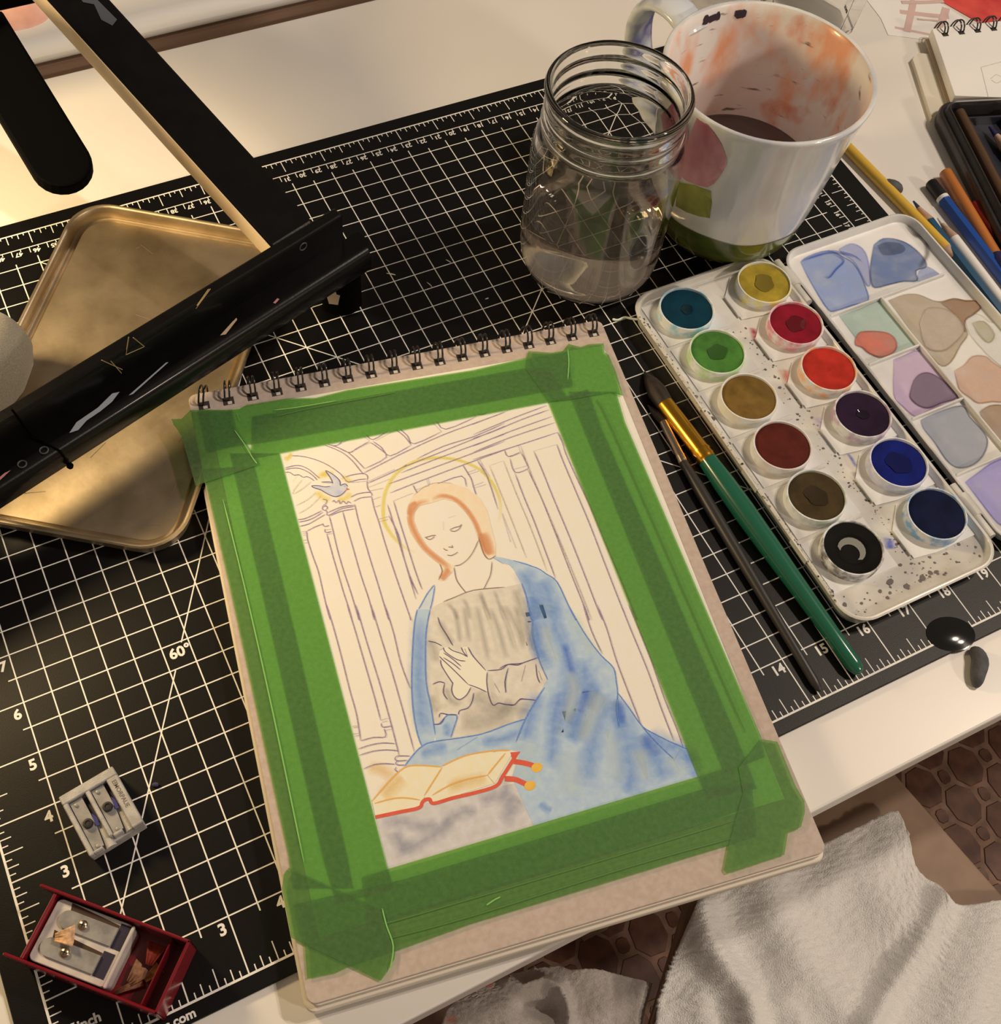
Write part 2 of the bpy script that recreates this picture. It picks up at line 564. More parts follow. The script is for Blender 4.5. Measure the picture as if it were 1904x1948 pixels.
# dress
dress_px = T(0, '848 1142') + T(2, '0 1670 100 1645 260 1632 400 1600 440 1700') + T(4, '210 0 240 110 265 310 310 420 350 540 260 700 190 830 0 890') + \
    T(3, '1190 945 980 970 1040 810 1000 800 930 795 900 870 865 870 830 740 805 560 800 300 805 180 835 30')
dress = fill('dress', wash((204, 184, 158), (218, 198, 170)), [dress_px])
strokes('shade', soft((162, 147, 128), .42, .4), [(T(3, p), q) for p, q in (
    ('1080 10 1095 120 1120 280', .0035), ('1170 0 1210 180 1260 420', .004), ('1270 20 1330 180 1390 400', .004), ('1010 20 1040 180 1050 280', .0035),
    ('1380 0 1460 160 1520 330', .004), ('900 110 950 220 1000 290', .005), ('860 560 940 560', .005), ('950 600 980 690 1060 730', .005),
    ('1150 640 1250 720 1420 780', .012), ('1050 850 1200 850 1450 800', .016), ('850 650 860 740 900 780', .006), ('1290 500 1320 680', .005), ('1400 470 1390 690', .006),
    ('830 250 860 330 880 420', .006), ('840 440 850 520', .006))] + [(T(4, p), q) for p, q in (
    ('20 0 60 150 110 330', .004), ('110 0 150 140 190 300', .004), ('180 60 210 200 250 340', .005), ('20 720 120 760 220 760', .010), ('60 500 50 650', .006), ('270 450 290 560', .005))] +
    [(T(2, p), q) for p, q in (('60 1660 90 1760 130 1904', .003), ('170 1650 210 1760 260 1904', .003), ('340 1640 380 1760 420 1880', .006))] +
    [(T(1, p), q) for p, q in (('1430 1760 1490 1830 1520 1904', .003), ('1560 1720 1600 1800 1620 1904', .003), ('1690 1680 1740 1780 1790 1904', .003))], dress)
strokes('light_fold', soft((222, 202, 172), .7, .2), [(T(3, p), q) for p, q in (
    ('1130 10 1160 140 1190 280', .003), ('1220 0 1280 160 1330 360', .003), ('1330 10 1410 180 1460 350', .003), ('870 600 900 720 960 740', .003), ('1270 500 1290 640 1320 700', .003))], dress)
# hands
hands = fill('hands', wash((236, 212, 176), (232, 206, 170)), [T(3, '905 330 930 310 965 310 1060 350 1065 310 1100 305 1130 370 1250 480 1250 635 1130 600 1110 650 1050 690 1000 660 990 590 995 560 930 480 910 420 895 380')])
# cloak
c_in = T(0, '1000 1367') + T(0, '1018 1333 1041.6 1291 1031 1260 1019 1231 1013 1179 1005 1150 1001 1133 992 1110') + T(2, '330 1480 300 1450 250 1435 160 1385')
cloak_px = T(2, '160 1380 230 1385 330 1410 430 1430 520 1470 600 1520 680 1580 720 1650 780 1770 845 1900') + \
    T(4, '560 110 640 240 740 370 830 460 850 560 860 640 950 760 1040 885 1130 940 1250 1000 1350 1025 1372 1050 1443 1250') + \
    T(0, '1015 1571 979 1490') + T(4, '90 1260 150 1070 80 1055') + T(3, '1410 1060 1290 1065 1160 1080 1060 1110 920 1175 720 1165 640 1180 720 1080 775 1030 860 995 1190 945') + c_in
cloak = fill('cloak', wash((164, 174, 208), (184, 188, 212)), [cloak_px,
    T(3, '740 35 720 140 705 350 700 600 715 800 745 950 775 1030 860 995 870 940 840 740 805 560 800 300 810 160 835 30'),
    T(3, '865 870 900 865 940 820 970 800 1030 810 1005 900 985 965 875 990')])
fill('cloak', wash((192, 188, 188), (204, 198, 194)), [T(1, '1325 1610 1270 1680 1225 1760 1200 1812 1290 1815 1310 1740 1330 1620')])
strokes('blue_fold', soft((112, 144, 200), .50, .45), [(T(4, p), q) for p, q in (
    ('230 0 270 180 300 340 350 480', .012), ('380 0 400 150 480 330 510 500 470 700 420 950', .012), ('600 380 620 560 580 760 510 980', .014), ('640 560 690 640 640 760', .012),
    ('300 640 240 760 200 900 180 1000', .012), ('440 620 400 800 390 1000 370 1200', .010), ('790 640 760 760 700 900 650 1150 620 1330', .013), ('870 680 890 850 930 1080 950 1290 930 1390', .016),
    ('860 700 870 820 900 900', .008), ('1020 930 1090 1050 1160 1180 1210 1290', .016), ('1080 920 1200 1010 1330 1060 1400 1180', .013), ('1370 1080 1420 1180 1400 1260', .010),
    ('290 1440 340 1480 380 1500', .012), ('530 760 560 880 500 1000', .010), ('250 120 260 300 300 400', .008))] +
    [(T(3, p), q) for p, q in (('760 80 755 300 750 560 770 800 800 960', .012), ('930 870 960 900 950 960', .008), ('760 1080 850 1060 960 1030', .008), ('1200 1000 1350 980 1480 930', .007))] +
    [(T(2, p), q) for p, q in (('390 1480 440 1560 470 1640 520 1760 560 1904', .013), ('560 1560 600 1640 640 1760 700 1904', .012), ('470 1700 500 1820 530 1904', .010))], cloak)
strokes('deep_fold', soft((84, 118, 184), .45, .4), [(T(4, p), q) for p, q in (
    ('1030 940 1080 1010 1140 1110', .008), ('1180 1180 1215 1260', .009), ('470 280 500 400 520 500', .005), ('860 680 880 800 895 870', .005), ('430 860 440 930', .005), ('640 620 620 700 580 790', .006), ('1330 1035 1390 1090', .007))], cloak)
strokes('pale_fold', soft((202, 202, 218), .55, .3), [(T(4, p), q) for p, q in (
    ('320 140 360 300 420 420', .008), ('500 480 540 640 480 860', .008), ('740 640 690 780 600 1000', .012), ('1000 1050 1040 1160 1060 1290', .012), ('1230 1100 1290 1190 1370 1240', .010),
    ('800 900 830 1100 850 1300', .012), ('520 60 600 220 700 380', .009), ('230 980 180 1150 200 1300', .018), ('480 1050 520 1250 500 1400', .016))], cloak)
# hair and halo
hair = fill('hair', wash((232, 192, 152), (236, 200, 162)), [T(1, '1100 1060 1110 960 1160 870 1250 800 1350 770 1470 775 1600 820 1700 900 1760 1000 1790 1120 1830 1280 1830 1380 1775 1400 1730 1350 1700 1240 1690 1200 1660 1110 1580 1010 1500 930 1400 905 1290 940 1200 960 1160 1010 1155 1080 1190 1170 1250 1270 1330 1350 1420 1420 1490 1455 1480 1500 1390 1580 1360 1570 1390 1500 1370 1440 1280 1370 1200 1280 1130 1180')])
strokes('hair_shade', soft((216, 144, 94), .9, .2), [(T(1, p), q) for p, q in (
    ('1300 910 1380 880 1480 900 1570 970 1650 1080 1700 1200 1740 1320 1790 1370', .0035), ('1290 920 1200 940 1140 1010 1130 1090 1170 1190 1240 1300 1330 1380 1420 1450 1450 1490', .0042),
    ('1720 1180 1760 1280 1780 1370', .007), ('1450 1480 1410 1530 1380 1570', .005), ('1110 1040 1130 960 1180 930', .003))], hair)
strokes('halo', soft((222, 196, 92), .95, .3), [(T(1, '1180 1350 1110 1320 1050 1280 990 1220 940 1150 910 1080 905 950 925 840 990 720 1080 640 1200 585 1350 565 1500 580 1620 620 1720 680 1800 770 1850 870 1870 950 1865 1030 1845 1105'), .0026)])
# dove with its yellow glow, and the small star
strokes('dove_glow', soft((228, 196, 100), .75, .4), [(T(1, p), q) for p, q in (
    ('370 740 400 700 450 690', .004), ('560 720 600 740 640 770', .005), ('350 840 400 890 470 920', .005), ('520 910 590 900 640 850', .005), ('400 720 440 700 500 690', .004), ('80 570 120 560 155 520', .003), ('100 595 130 560 150 550', .003))])
dove = fill('dove', wash((178, 172, 178), (204, 192, 180)), [T(1, '315 795 370 795 420 805 470 800 490 780 400 770 395 765 470 765 490 775 470 730 430 670 500 710 545 755 550 795 590 780 610 800 600 830 560 870 510 885 450 865 390 830 330 810')])
fill('beak', wash((214, 100, 50), (206, 90, 44)), [T(1, '598 812 630 825 603 832')])
# book
book = fill('book', wash((240, 214, 172), (234, 202, 152)), [T(3, '410 1420 640 1180 720 1165 920 1175 1060 1110 1160 1080 1290 1065 1410 1060 1425 1090 1300 1300 860 1440 790 1400 750 1470 435 1540')])
strokes('page_tint', soft((226, 178, 110), .6, .4), [(T(3, '480 1400 560 1320 640 1250'), .012), (T(3, '950 1330 1100 1290 1250 1260'), .008), (T(3, '380 1180 480 1200 560 1250'), .008)], book)
mb = MB()
for p, q in ((T(3, '436 1545 600 1510 750 1478 775 1440 795 1420 830 1415 860 1445 1000 1405 1150 1370 1310 1320 1360 1250 1430 1140 1465 1080'), .0016),
             (T(4, '105 1140 170 1150 230 1165 262 1182'), .0024), (T(4, '40 1265 110 1270 160 1290 210 1315'), .0024)):
    mb.band(P(smoothp(p), ZF + LAYER[0] * .0000025), q)
mb.poly(P(T(3, '1415 1075 1490 1068 1455 1120 1440 1150'), ZF + LAYER[0] * .0000025 + .000001))
LAYER[0] += 1
mb.build('book_cover', wash((214, 92, 66), (204, 84, 60)), art)
mb = MB()
for c in (T(4, '272 1185'), T(4, '222 1316')):
    p = at(*c[0], ZF + LAYER[0] * .0000025)
    mb.poly([(p.x + .0026 * math.cos(a * PI / 8), p.y + .0021 * math.sin(a * PI / 8), p.z) for a in range(16)])
mb.build('clasp_tip', wash((232, 176, 76), (222, 160, 62)), art)
LAYER[0] += 6
m_violet = mat('violet_pencil', (136, 104, 132), .9, c2=(160, 132, 140), nscale=900)
m_grey = mat('grey_pencil', (176, 152, 132), .9, c2=(200, 176, 152), nscale=900)
m_bpen = mat('blue_pencil', (84, 116, 172), .9, c2=(110, 138, 186), nscale=900)
m_brow = mat('brown_pencil', (140, 104, 88), .9)
m_oran = mat('orange_pencil', (222, 158, 76), .9)
arch = '''1 150 548 230 552 330 575 430 615 510 665 560 705 590 745;1 95 650 170 630 230 632 290 660 340 700 380 735;1 95 662 165 650 225 655 290 685 340 725 360 750
1 95 685 130 684 150 695 170 708 210 705 245 725 275 720 310 735 335 755;1 200 1075 260 1065 330 1035 400 1000;1 205 1095 280 1080 340 1055 410 1010;1 215 1130 290 1110 360 1070 430 1030
1 275 1170 340 1135 415 1108;1 235 1175 275 1170;1 240 1190 272 1183;1 245 1205 272 1198;1 245 1245 285 1240;1 255 1268 290 1262;1 275 1170 280 1230 300 1300 330 1390 370 1500 405 1650 440 1800 470 1904
1 405 1105 420 1130 460 1122;1 425 1150 430 1180 480 1172;1 435 1195 485 1188;1 430 1160 475 1152;1 440 1190 470 1300 500 1410 545 1560 580 1680 620 1800 650 1904
1 405 905 440 915 430 945 410 960 405 990 440 1005 450 1040 560 985 670 965;1 440 1020 560 970 670 955;1 485 930 500 915 515 935 540 915 550 945 575 920 600 945 615 925 640 940;1 415 970 435 960 445 980 425 1000;1 460 1045 560 1005 670 985
1 460 1045 490 1160 530 1330 580 1500 640 1680 690 1850 705 1904;1 570 1005 610 1150 660 1320 720 1530 790 1740 830 1904;1 670 945 700 1080 750 1240 800 1410 860 1600 920 1800 950 1904
1 808 880 830 980 870 1100 920 1270 985 1470 1050 1660 1120 1860 1130 1904;1 590 725 650 705 740 695 775 715 772 750;1 590 745 620 765 700 745 765 740;1 640 770 765 758;1 772 750 775 810 800 850
1 635 890 700 860 800 850 810 880;1 660 925 720 895 810 885;1 420 460 500 490 580 530 650 590 700 650 735 695;1 450 455 530 480 620 525 690 590 750 655;1 450 455 520 465 570 425;1 520 465 630 410
1 530 480 625 522 690 485 790 430;1 630 520 800 440;1 740 385 790 425;1 765 375 820 415 940 345;1 800 440 860 480 930 560 750 655;1 820 430 890 480 960 550 1135 460;1 840 425 1010 335;1 1010 335 1080 390 1135 460
1 1045 330 1105 385 1160 450 1385 350;1 1310 275 1385 350;1 1345 262 1420 330 1665 230;1 1645 205 1670 230;1 1680 205 1720 210 1760 190;1 735 695 900 610 1100 510 1400 375 1700 265 1904 190
1 775 775 900 720 1050 650 1100 620;1 780 760 1000 660;1 780 810 960 740;1 785 840 905 815;1 820 910 885 885;1 840 970 885 955;1 870 1070 945 1050;1 875 1090 945 1072;1 1180 575 1400 470 1650 390 1904 280
1 1050 650 1350 530 1810 345 1904 305;1 1050 690 1300 590 1600 480 1904 370;1 950 780 1200 690 1500 580 1904 430;1 960 855 1200 760 1560 625 1904 500;1 990 920 1150 855
1 990 920 1040 1090 1100 1280 1170 1500 1225 1650;1 940 950 990 1110 1050 1310 1120 1530 1190 1690;1 950 1040 1030 1200 1070 1370 1175 1730;1 1150 790 1170 830 1185 855;1 1170 830 1280 795;1 1260 740 1280 795;1 1275 735 1290 790
1 1350 780 1550 715 1590 805;1 1560 625 1600 690 1630 740 1650 810 1670 870;1 1590 690 1670 660;1 1600 705 1690 675;1 1640 800 1730 765;1 1650 815 1750 785;1 1680 590 1760 720 1850 990;1 1700 585 1780 720
2 0 290 340 155;2 0 375 300 250 605 135;2 0 405 160 350 400 250 625 170;2 0 470 300 350 650 225;2 0 520 300 400 675 275;2 0 580 300 485 700 355;2 700 355 740 450 760 520 830 680 960 960 1080 1250 1200 1530 1330 1850 1350 1904;2 695 360 735 440
2 260 500 290 555 395 515;2 300 560 390 525;2 305 570 345 685 450 655 445 620 395 520;2 335 660 450 630;2 375 465 390 515;2 345 690 420 890 500 1080 590 1320 680 1560;2 450 660 560 890 680 1190 800 1500 940 1850 955 1904
2 240 1030 310 1260;2 240 1020 355 1310;2 690 455 740 590 850 850 960 1110 1060 1370 1180 1680 1270 1904;2 500 510 570 670 650 870 780 1180 900 1480 1000 1740 1065 1904
3 80 0 130 160 190 380 250 620 300 800 330 990;3 230 0 290 190 360 430 430 670 475 840;3 295 0 370 260 470 580 560 900 610 1100;3 405 0 480 250 560 500 640 780 720 1070;3 505 0 570 210 620 420 690 610
3 330 990 420 965 510 960 500 900;3 475 840 530 825;3 485 855 525 845;3 480 860 490 890 560 880;3 500 915 555 905;3 270 885 310 880;3 275 895 315 890;3 275 940 320 935;3 285 955 325 950;3 310 1050 400 1020 490 1005 580 1010
3 320 1095 420 1065 520 1055 600 1062;3 350 1195 420 1165 500 1155 580 1160;3 690 1100 600 1100 580 1120 600 1135 670 1130;3 600 1135 585 1150 600 1165 650 1165;3 590 1180 580 1200 600 1215
4 610 0 670 190 750 360;4 710 0 780 170 850 400 940 640 1035 880;4 885 0 960 190 1080 480 1180 760 1270 990;4 940 0 1010 170 1110 420 1200 680 1290 900 1335 1030'''
def parse(s): return [T(int(q.split(' ', 1)[0]), q.split(' ', 1)[1]) for row in s.split('\n') for q in row.split(';')]
lines('architecture_lines', m_violet, parse(arch), .00036)
lines('pencil_lines', m_grey, parse('''1 190 720 155 765;1 240 740 170 830 160 865;1 310 760 240 820 165 865;1 350 850 280 910 185 960;1 390 880 300 970 205 1025;2 390 460 480 700 600 980 720 1260 860 1600 980 1904;2 135 630 250 590
2 135 630 230 860 330 1110 440 1390;2 250 590 360 870 470 1130 610 1500;2 40 585 100 720;2 55 580 130 740;2 500 510 690 455;3 655 0 710 130;1 1160 870 1250 800 1350 770 1470 775;1 1400 1090 1400 1160;1 1440 1060 1500 1040'''), .00028)
lines('figure_lines', m_brow, parse('''1 1490 1455 1540 1445 1600 1400 1650 1330 1690 1240;1 1245 1222 1275 1215 1310 1205 1338 1204;1 1255 1225 1285 1238 1310 1228 1325 1212;1 1450 1160 1490 1140 1530 1130 1552 1112;1 1455 1165 1495 1170 1530 1150 1548 1120
1 1400 1310 1420 1325 1435 1325;1 1440 1300 1460 1300 1475 1305 1470 1285;1 1430 1365 1460 1370 1490 1360 1520 1340;1 1490 1470 1505 1560 1540 1620 1590 1680;1 1800 1420 1790 1520 1760 1590 1730 1650;1 1400 1750 1500 1710 1650 1655 1904 1630
1 1370 1440 1390 1500 1360 1570;1 1690 1220 1730 1350 1775 1400 1830 1370'''), .00034)
lines('hand_lines', mat('plum_pencil', (96, 74, 104), .9), parse('''3 1110 310 1150 380 1240 480;3 930 310 945 345 1030 400 1090 410;3 965 310 1000 335 1060 355 1105 380;3 930 350 990 390 1060 450;3 930 385 1000 430 1055 475;3 900 375 930 405 1010 480 1110 580;3 910 400 920 450 990 560 1000 570
3 1060 310 1075 345 1105 380;3 1085 320 1105 375;3 1000 565 990 620 1010 670 1050 690 1100 655 1130 600;3 1110 580 1180 605 1245 635;3 905 330 935 315;3 1250 490 1245 560 1260 660 1290 730 1330 715 1380 725 1450 728
3 1250 480 1350 470 1400 435 1470 430 1524 420;3 1300 570 1340 640;3 1390 490 1380 640;3 1450 728 1490 685 1528 690;4 0 465 60 435 130 440 180 420 280 385;4 0 715 50 725 105 730 150 690 200 688 265 695;4 65 460 40 560 50 640;4 190 440 160 560
4 265 430 275 520 295 570;4 285 480 310 550;3 890 90 910 150 960 230 1000 300;3 820 265 870 275 920 300;3 850 580 900 560 940 570;3 940 570 930 640 960 690;3 1150 640 1140 700 1110 750 1050 770 1040 800;3 900 820 910 790 970 800 1030 800;3 860 870 910 865 940 820
1 315 795 370 795 420 805 470 800;1 395 765 470 765 490 775;1 490 775 470 730 430 670 500 710 545 755 550 795;1 550 795 590 780 610 800;1 600 830 560 870 510 885 450 865 390 830 330 810 315 795;1 583 798 590 802'''), .00036)
lines('cloak_outline', m_bpen, parse('''4 205 0 240 110 240 210 275 350 300 430 350 545;4 500 0 560 110 640 240 740 370 830 460 850 560 860 640 855 760 870 890;4 860 640 950 760 1040 885 1130 940 1250 1000 1365 1050;4 1040 890 1150 1010 1265 1120;4 330 600 270 690 190 830 120 1000
2 160 1385 250 1440;2 330 1410 520 1470 600 1520 690 1585 780 1770 845 1904;2 400 1600 430 1680 460 1800 480 1904;3 650 1170 720 1080 775 1030 860 995 1190 945 1400 870 1528 830;3 1030 1055 1180 960;3 740 35 720 140 705 350 700 600 715 800 745 950 775 1030
3 835 30 810 160 800 300 805 560 840 740 870 940;3 865 870 900 865 940 820 970 800 1030 810 1005 900 985 965;1 1325 1610 1270 1680 1225 1760 1195 1812;1 1330 1620 1310 1740 1290 1815'''), .00042)
lines('book_lines', m_oran, parse('''3 410 1430 560 1260 640 1190 700 1170 800 1170 920 1180;3 920 1185 860 1280 790 1390;3 430 1445 560 1410 660 1405 760 1420;3 850 1385 980 1310 1100 1270 1250 1240;3 1250 1240 1310 1165 1380 1080;3 1250 1240 1300 1300
3 920 1175 1000 1135 1100 1095 1200 1075 1300 1062 1410 1060;3 1290 1070 1340 1058 1410 1060'''), .0006)

# ------------------------------------------------------------------ green masking tape
def tape_mat():
    m = bpy.data.materials.new('masking_tape')
    m.use_nodes = True
    nt = m.node_tree
    b = nt.nodes['Principled BSDF']
    b.inputs['Roughness'].default_value = .55
    tc = nt.nodes.new('ShaderNodeTexCoord')
    n = nt.nodes.new('ShaderNodeTexNoise')
    n.inputs['Scale'].default_value = 420
    n.inputs['Detail'].default_value = 5
    nt.links.new(tc.outputs['Object'], n.inputs['Vector'])
    r = nt.nodes.new('ShaderNodeValToRGB')
    r.color_ramp.elements[0].position = .3
    r.color_ramp.elements[1].position = .7
    r.color_ramp.elements[0].color = (*alb((88, 106, 62)), 1)
    r.color_ramp.elements[1].color = (*alb((104, 122, 72)), 1)
    nt.links.new(n.outputs['Fac'], r.inputs[0])
    nt.links.new(r.outputs[0], b.inputs['Base Color'])
    bp = nt.nodes.new('ShaderNodeBump')
    bp.inputs['Strength'].default_value = .25
    bp.inputs['Distance'].default_value = .0005
    nt.links.new(n.outputs['Fac'], bp.inputs['Height'])
    nt.links.new(bp.outputs[0], b.inputs['Normal'])
    tr = nt.nodes.new('ShaderNodeBsdfTransparent')
    tr.inputs[0].default_value = (.42, .84, .22, 1)
    mx = nt.nodes.new('ShaderNodeMixShader')
    mx.inputs[0].default_value = .46
    nt.links.new(tr.outputs[0], mx.inputs[1])
    nt.links.new(b.outputs[0], mx.inputs[2])
    nt.links.new(mx.outputs[0], nt.nodes['Material Output'].inputs[0])
    return m
m_tape = tape_mat()
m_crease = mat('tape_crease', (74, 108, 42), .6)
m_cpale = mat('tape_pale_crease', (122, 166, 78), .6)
ZT = ZP + .0004
tapes = [
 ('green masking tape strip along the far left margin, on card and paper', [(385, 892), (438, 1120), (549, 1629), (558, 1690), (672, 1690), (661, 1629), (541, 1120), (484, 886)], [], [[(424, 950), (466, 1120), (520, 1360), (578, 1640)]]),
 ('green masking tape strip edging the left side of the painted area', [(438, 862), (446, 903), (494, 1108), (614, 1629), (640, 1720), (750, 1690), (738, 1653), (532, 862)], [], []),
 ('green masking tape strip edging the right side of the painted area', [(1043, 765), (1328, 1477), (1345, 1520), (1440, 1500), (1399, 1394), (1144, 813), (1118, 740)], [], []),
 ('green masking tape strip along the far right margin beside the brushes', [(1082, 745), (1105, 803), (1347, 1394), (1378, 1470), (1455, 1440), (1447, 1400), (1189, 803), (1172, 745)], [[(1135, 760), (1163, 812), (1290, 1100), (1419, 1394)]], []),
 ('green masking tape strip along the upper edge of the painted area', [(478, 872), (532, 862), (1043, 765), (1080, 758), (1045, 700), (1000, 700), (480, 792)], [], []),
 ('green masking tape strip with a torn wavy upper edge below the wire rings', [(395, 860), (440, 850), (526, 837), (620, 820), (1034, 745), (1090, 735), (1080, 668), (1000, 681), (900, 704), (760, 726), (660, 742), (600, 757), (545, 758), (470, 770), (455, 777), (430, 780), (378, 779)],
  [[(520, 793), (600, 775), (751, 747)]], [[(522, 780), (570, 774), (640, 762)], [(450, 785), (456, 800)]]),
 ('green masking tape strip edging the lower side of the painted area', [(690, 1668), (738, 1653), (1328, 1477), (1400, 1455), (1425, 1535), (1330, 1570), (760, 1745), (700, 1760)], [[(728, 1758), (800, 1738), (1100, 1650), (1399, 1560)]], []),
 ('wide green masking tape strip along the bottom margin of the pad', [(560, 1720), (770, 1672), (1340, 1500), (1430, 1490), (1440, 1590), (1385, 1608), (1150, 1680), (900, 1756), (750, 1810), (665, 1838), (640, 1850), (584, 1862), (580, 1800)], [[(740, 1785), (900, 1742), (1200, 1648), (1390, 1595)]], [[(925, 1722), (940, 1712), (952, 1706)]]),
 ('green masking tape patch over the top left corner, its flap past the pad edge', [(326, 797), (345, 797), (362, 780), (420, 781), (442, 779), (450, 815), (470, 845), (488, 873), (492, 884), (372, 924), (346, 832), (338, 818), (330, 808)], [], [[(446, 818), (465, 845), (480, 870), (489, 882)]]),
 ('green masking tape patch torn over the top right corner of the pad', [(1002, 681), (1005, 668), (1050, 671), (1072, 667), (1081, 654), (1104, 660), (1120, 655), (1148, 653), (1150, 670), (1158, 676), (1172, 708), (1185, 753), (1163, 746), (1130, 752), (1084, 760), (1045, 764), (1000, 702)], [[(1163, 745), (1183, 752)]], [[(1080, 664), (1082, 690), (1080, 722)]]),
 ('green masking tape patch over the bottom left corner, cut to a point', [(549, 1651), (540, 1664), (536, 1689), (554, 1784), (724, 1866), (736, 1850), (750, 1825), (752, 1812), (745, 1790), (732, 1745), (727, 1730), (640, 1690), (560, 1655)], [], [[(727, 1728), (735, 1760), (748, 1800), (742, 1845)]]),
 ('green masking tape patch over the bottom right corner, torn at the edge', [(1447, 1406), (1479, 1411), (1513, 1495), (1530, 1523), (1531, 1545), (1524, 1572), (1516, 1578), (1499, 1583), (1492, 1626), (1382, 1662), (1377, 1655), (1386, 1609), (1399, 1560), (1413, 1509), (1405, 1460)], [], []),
]
for k, (lab, px_, cr, cp) in enumerate(tapes):
    z = ZT + k * .00007
    pts = [at(u, v, z) for u, v in px_]
    c0 = sum(pts, Vector()) / len(pts)
    mb = MB(); mb.poly(pts)
    if cr or cp:
        t = thing('masking_tape', lab, 'tape', tuple(c0), 0, 'green tape holding the drawing down')
        mb.build('tape_strip', m_tape, t)
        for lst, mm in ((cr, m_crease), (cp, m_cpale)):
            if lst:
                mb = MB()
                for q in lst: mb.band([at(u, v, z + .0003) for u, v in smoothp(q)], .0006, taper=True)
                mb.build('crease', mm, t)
    else:
        o = mb.build('masking_tape', m_tape)
        me = o.data
        for q in me.vertices: q.co -= c0
        o.location = c0
        tag(o, lab, 'tape', 'green tape holding the drawing down')

# ------------------------------------------------------------------ bare metal tin tray
m_tin = mat('tin_metal', (214, 198, 172), .45, 1.0, c2=(178, 162, 136), nscale=40, ndetail=6, bump=.06, bscale=160, raw=True)
tin = thing('metal_tray', 'shallow bare metal tin tray with rounded corners, lying aslant under the black easel', 'tray', (.124, .316, 0), 0)
a0 = math.atan2(.3624 - .4284, .2306 - .1387)
TF = Matrix.Translation((.1225, .3140, 0)) @ Matrix.Rotation(a0, 4, 'Z')
hx, hy = .0600, .1045
mb = MB(TF)
rows = [(0, 0, .0012, .018), (-.0032, 0, .0012, .018), (-.0012, 0, .0022, .019), (0, 0, .0088, .020), (.0006, 0, .0096, .0205), (.0016, 0, .0096, .021), (.0018, 0, .0088, .021), (.0008, 0, .0014, .020), (-.0008, 0, .0002, .019)]
vs, fs = [], []
N = 40
def rr(d, r): return rrect(-hx - d, hx + d, -hy - d, hy + d, max(.004, r), 9)
prof = [(-.006, .0030), (-.0052, .0018), (-.0030, .0012), (-.0018, .0018), (-.0010, .0052), (-.0008, .0088), (.0002, .0098), (.0014, .0098), (.0020, .0088), (.0008, .0080), (0, .0010), (-.0010, .0002)]
rings = []
for d, z in prof:
    p = rr(d, .020 + d)
    rings.append([len(vs) + i for i in range(len(p))])
    vs += [(x, y, z) for x, y in p]
for A, B in zip(rings, rings[1:]):
    n = len(A)
    for k in range(n): fs.append((A[k], B[k], B[(k + 1) % n], A[(k + 1) % n]))
fs.append(tuple(rings[0]))
fs.append(tuple(reversed(rings[-1])))
mb.add(vs, fs)
mb.build('tray_body', m_tin, tin, smooth=50)
mb = MB(TF)
for i in range(26):
    x, y, a, l = random.uniform(-hx * .85, hx * .85), random.uniform(-hy * .9, hy * .9), random.uniform(0, PI), random.uniform(.002, .012)
    mb.band([(x, y, .00312), (x + l * math.cos(a), y + l * math.sin(a), .00312)], .00022)
o = mb.build('scratches', mat('scratch', (120, 106, 84), .6), tin)
o['kind'] = 'stuff'

# ------------------------------------------------------------------ black wooden table easel
m_blk = mat('black_paint', (7, 5, 5), .3, c2=(10, 8, 7), nscale=90, coat=.12, bump=.05, bscale=500, spec=.2)
m_blkm = mat('black_matt', (5, 4, 4), .7, spec=.03)
m_bare = mat('bare_wood', (202, 170, 130), .6, c2=(186, 152, 112), nscale=40, stretch=(1, 1, .2))
m_dabw = mat('grey_dab', (150, 146, 140), .6)
m_dabp = mat('pink_dab', (190, 120, 110), .6)
ea = math.atan2(.064, .196)
EF = Matrix.Rotation(ea, 4, 'Z')
I = EF.inverted()
q = I @ Vector((.2514, .3173, .045))                  # inner corner of the rail at its right end
XE, YE = q.x, q.y
easel = thing('table_easel', 'black wooden table easel with paint-flecked ledge rail, standing over the metal tray', 'easel', (.10, .30, 0))
X0 = XE - .34
mb = MB(EF); mb.box(X0, XE - .001, YE, YE + .0070, .0300, .0640); mb.build('back_rail', m_blk, easel, bev=.0012)
prof = [(0, .030), (-.0135, .030), (-.0150, .0318), (-.0152, .0400), (-.0142, .0437), (-.0120, .0456), (-.0090, .0458), (0, .0456)]
mb = MB(EF)
n = len(prof)
mb.add([(X0, YE + y, z) for y, z in prof] + [(XE + .0085 - (.004 if y < -.01 else 0), YE + y, z) for y, z in prof],
       [tuple(range(n)), tuple(range(2 * n - 1, n - 1, -1))] + [(i, n + i, n + (i + 1) % n, (i + 1) % n) for i in range(n)])
mb.build('ledge', m_blk, easel, smooth=50)
for x in (XE - .006, X0 + .012):
    mb = MB(EF); mb.lathe([(0, 0.0001), (.0098, .0001), (.0112, .0016), (.0112, .0290), (0, .0299)], 28, (x, YE - .001, 0))
    mb.build('foot', m_blkm, easel, smooth=40)
fp = EF @ Vector((XE - .0165, YE - .006, .016))
mb = MB(); mb.add([fp + Vector(v) for v in ((-.002, 0, -.004), (.0025, -.0018, -.005), (.004, -.0022, .003), (.001, -.0006, .006), (-.003, .001, .004))], [(0, 1, 2, 3, 4)])
mb.build('chip', m_bare, easel)
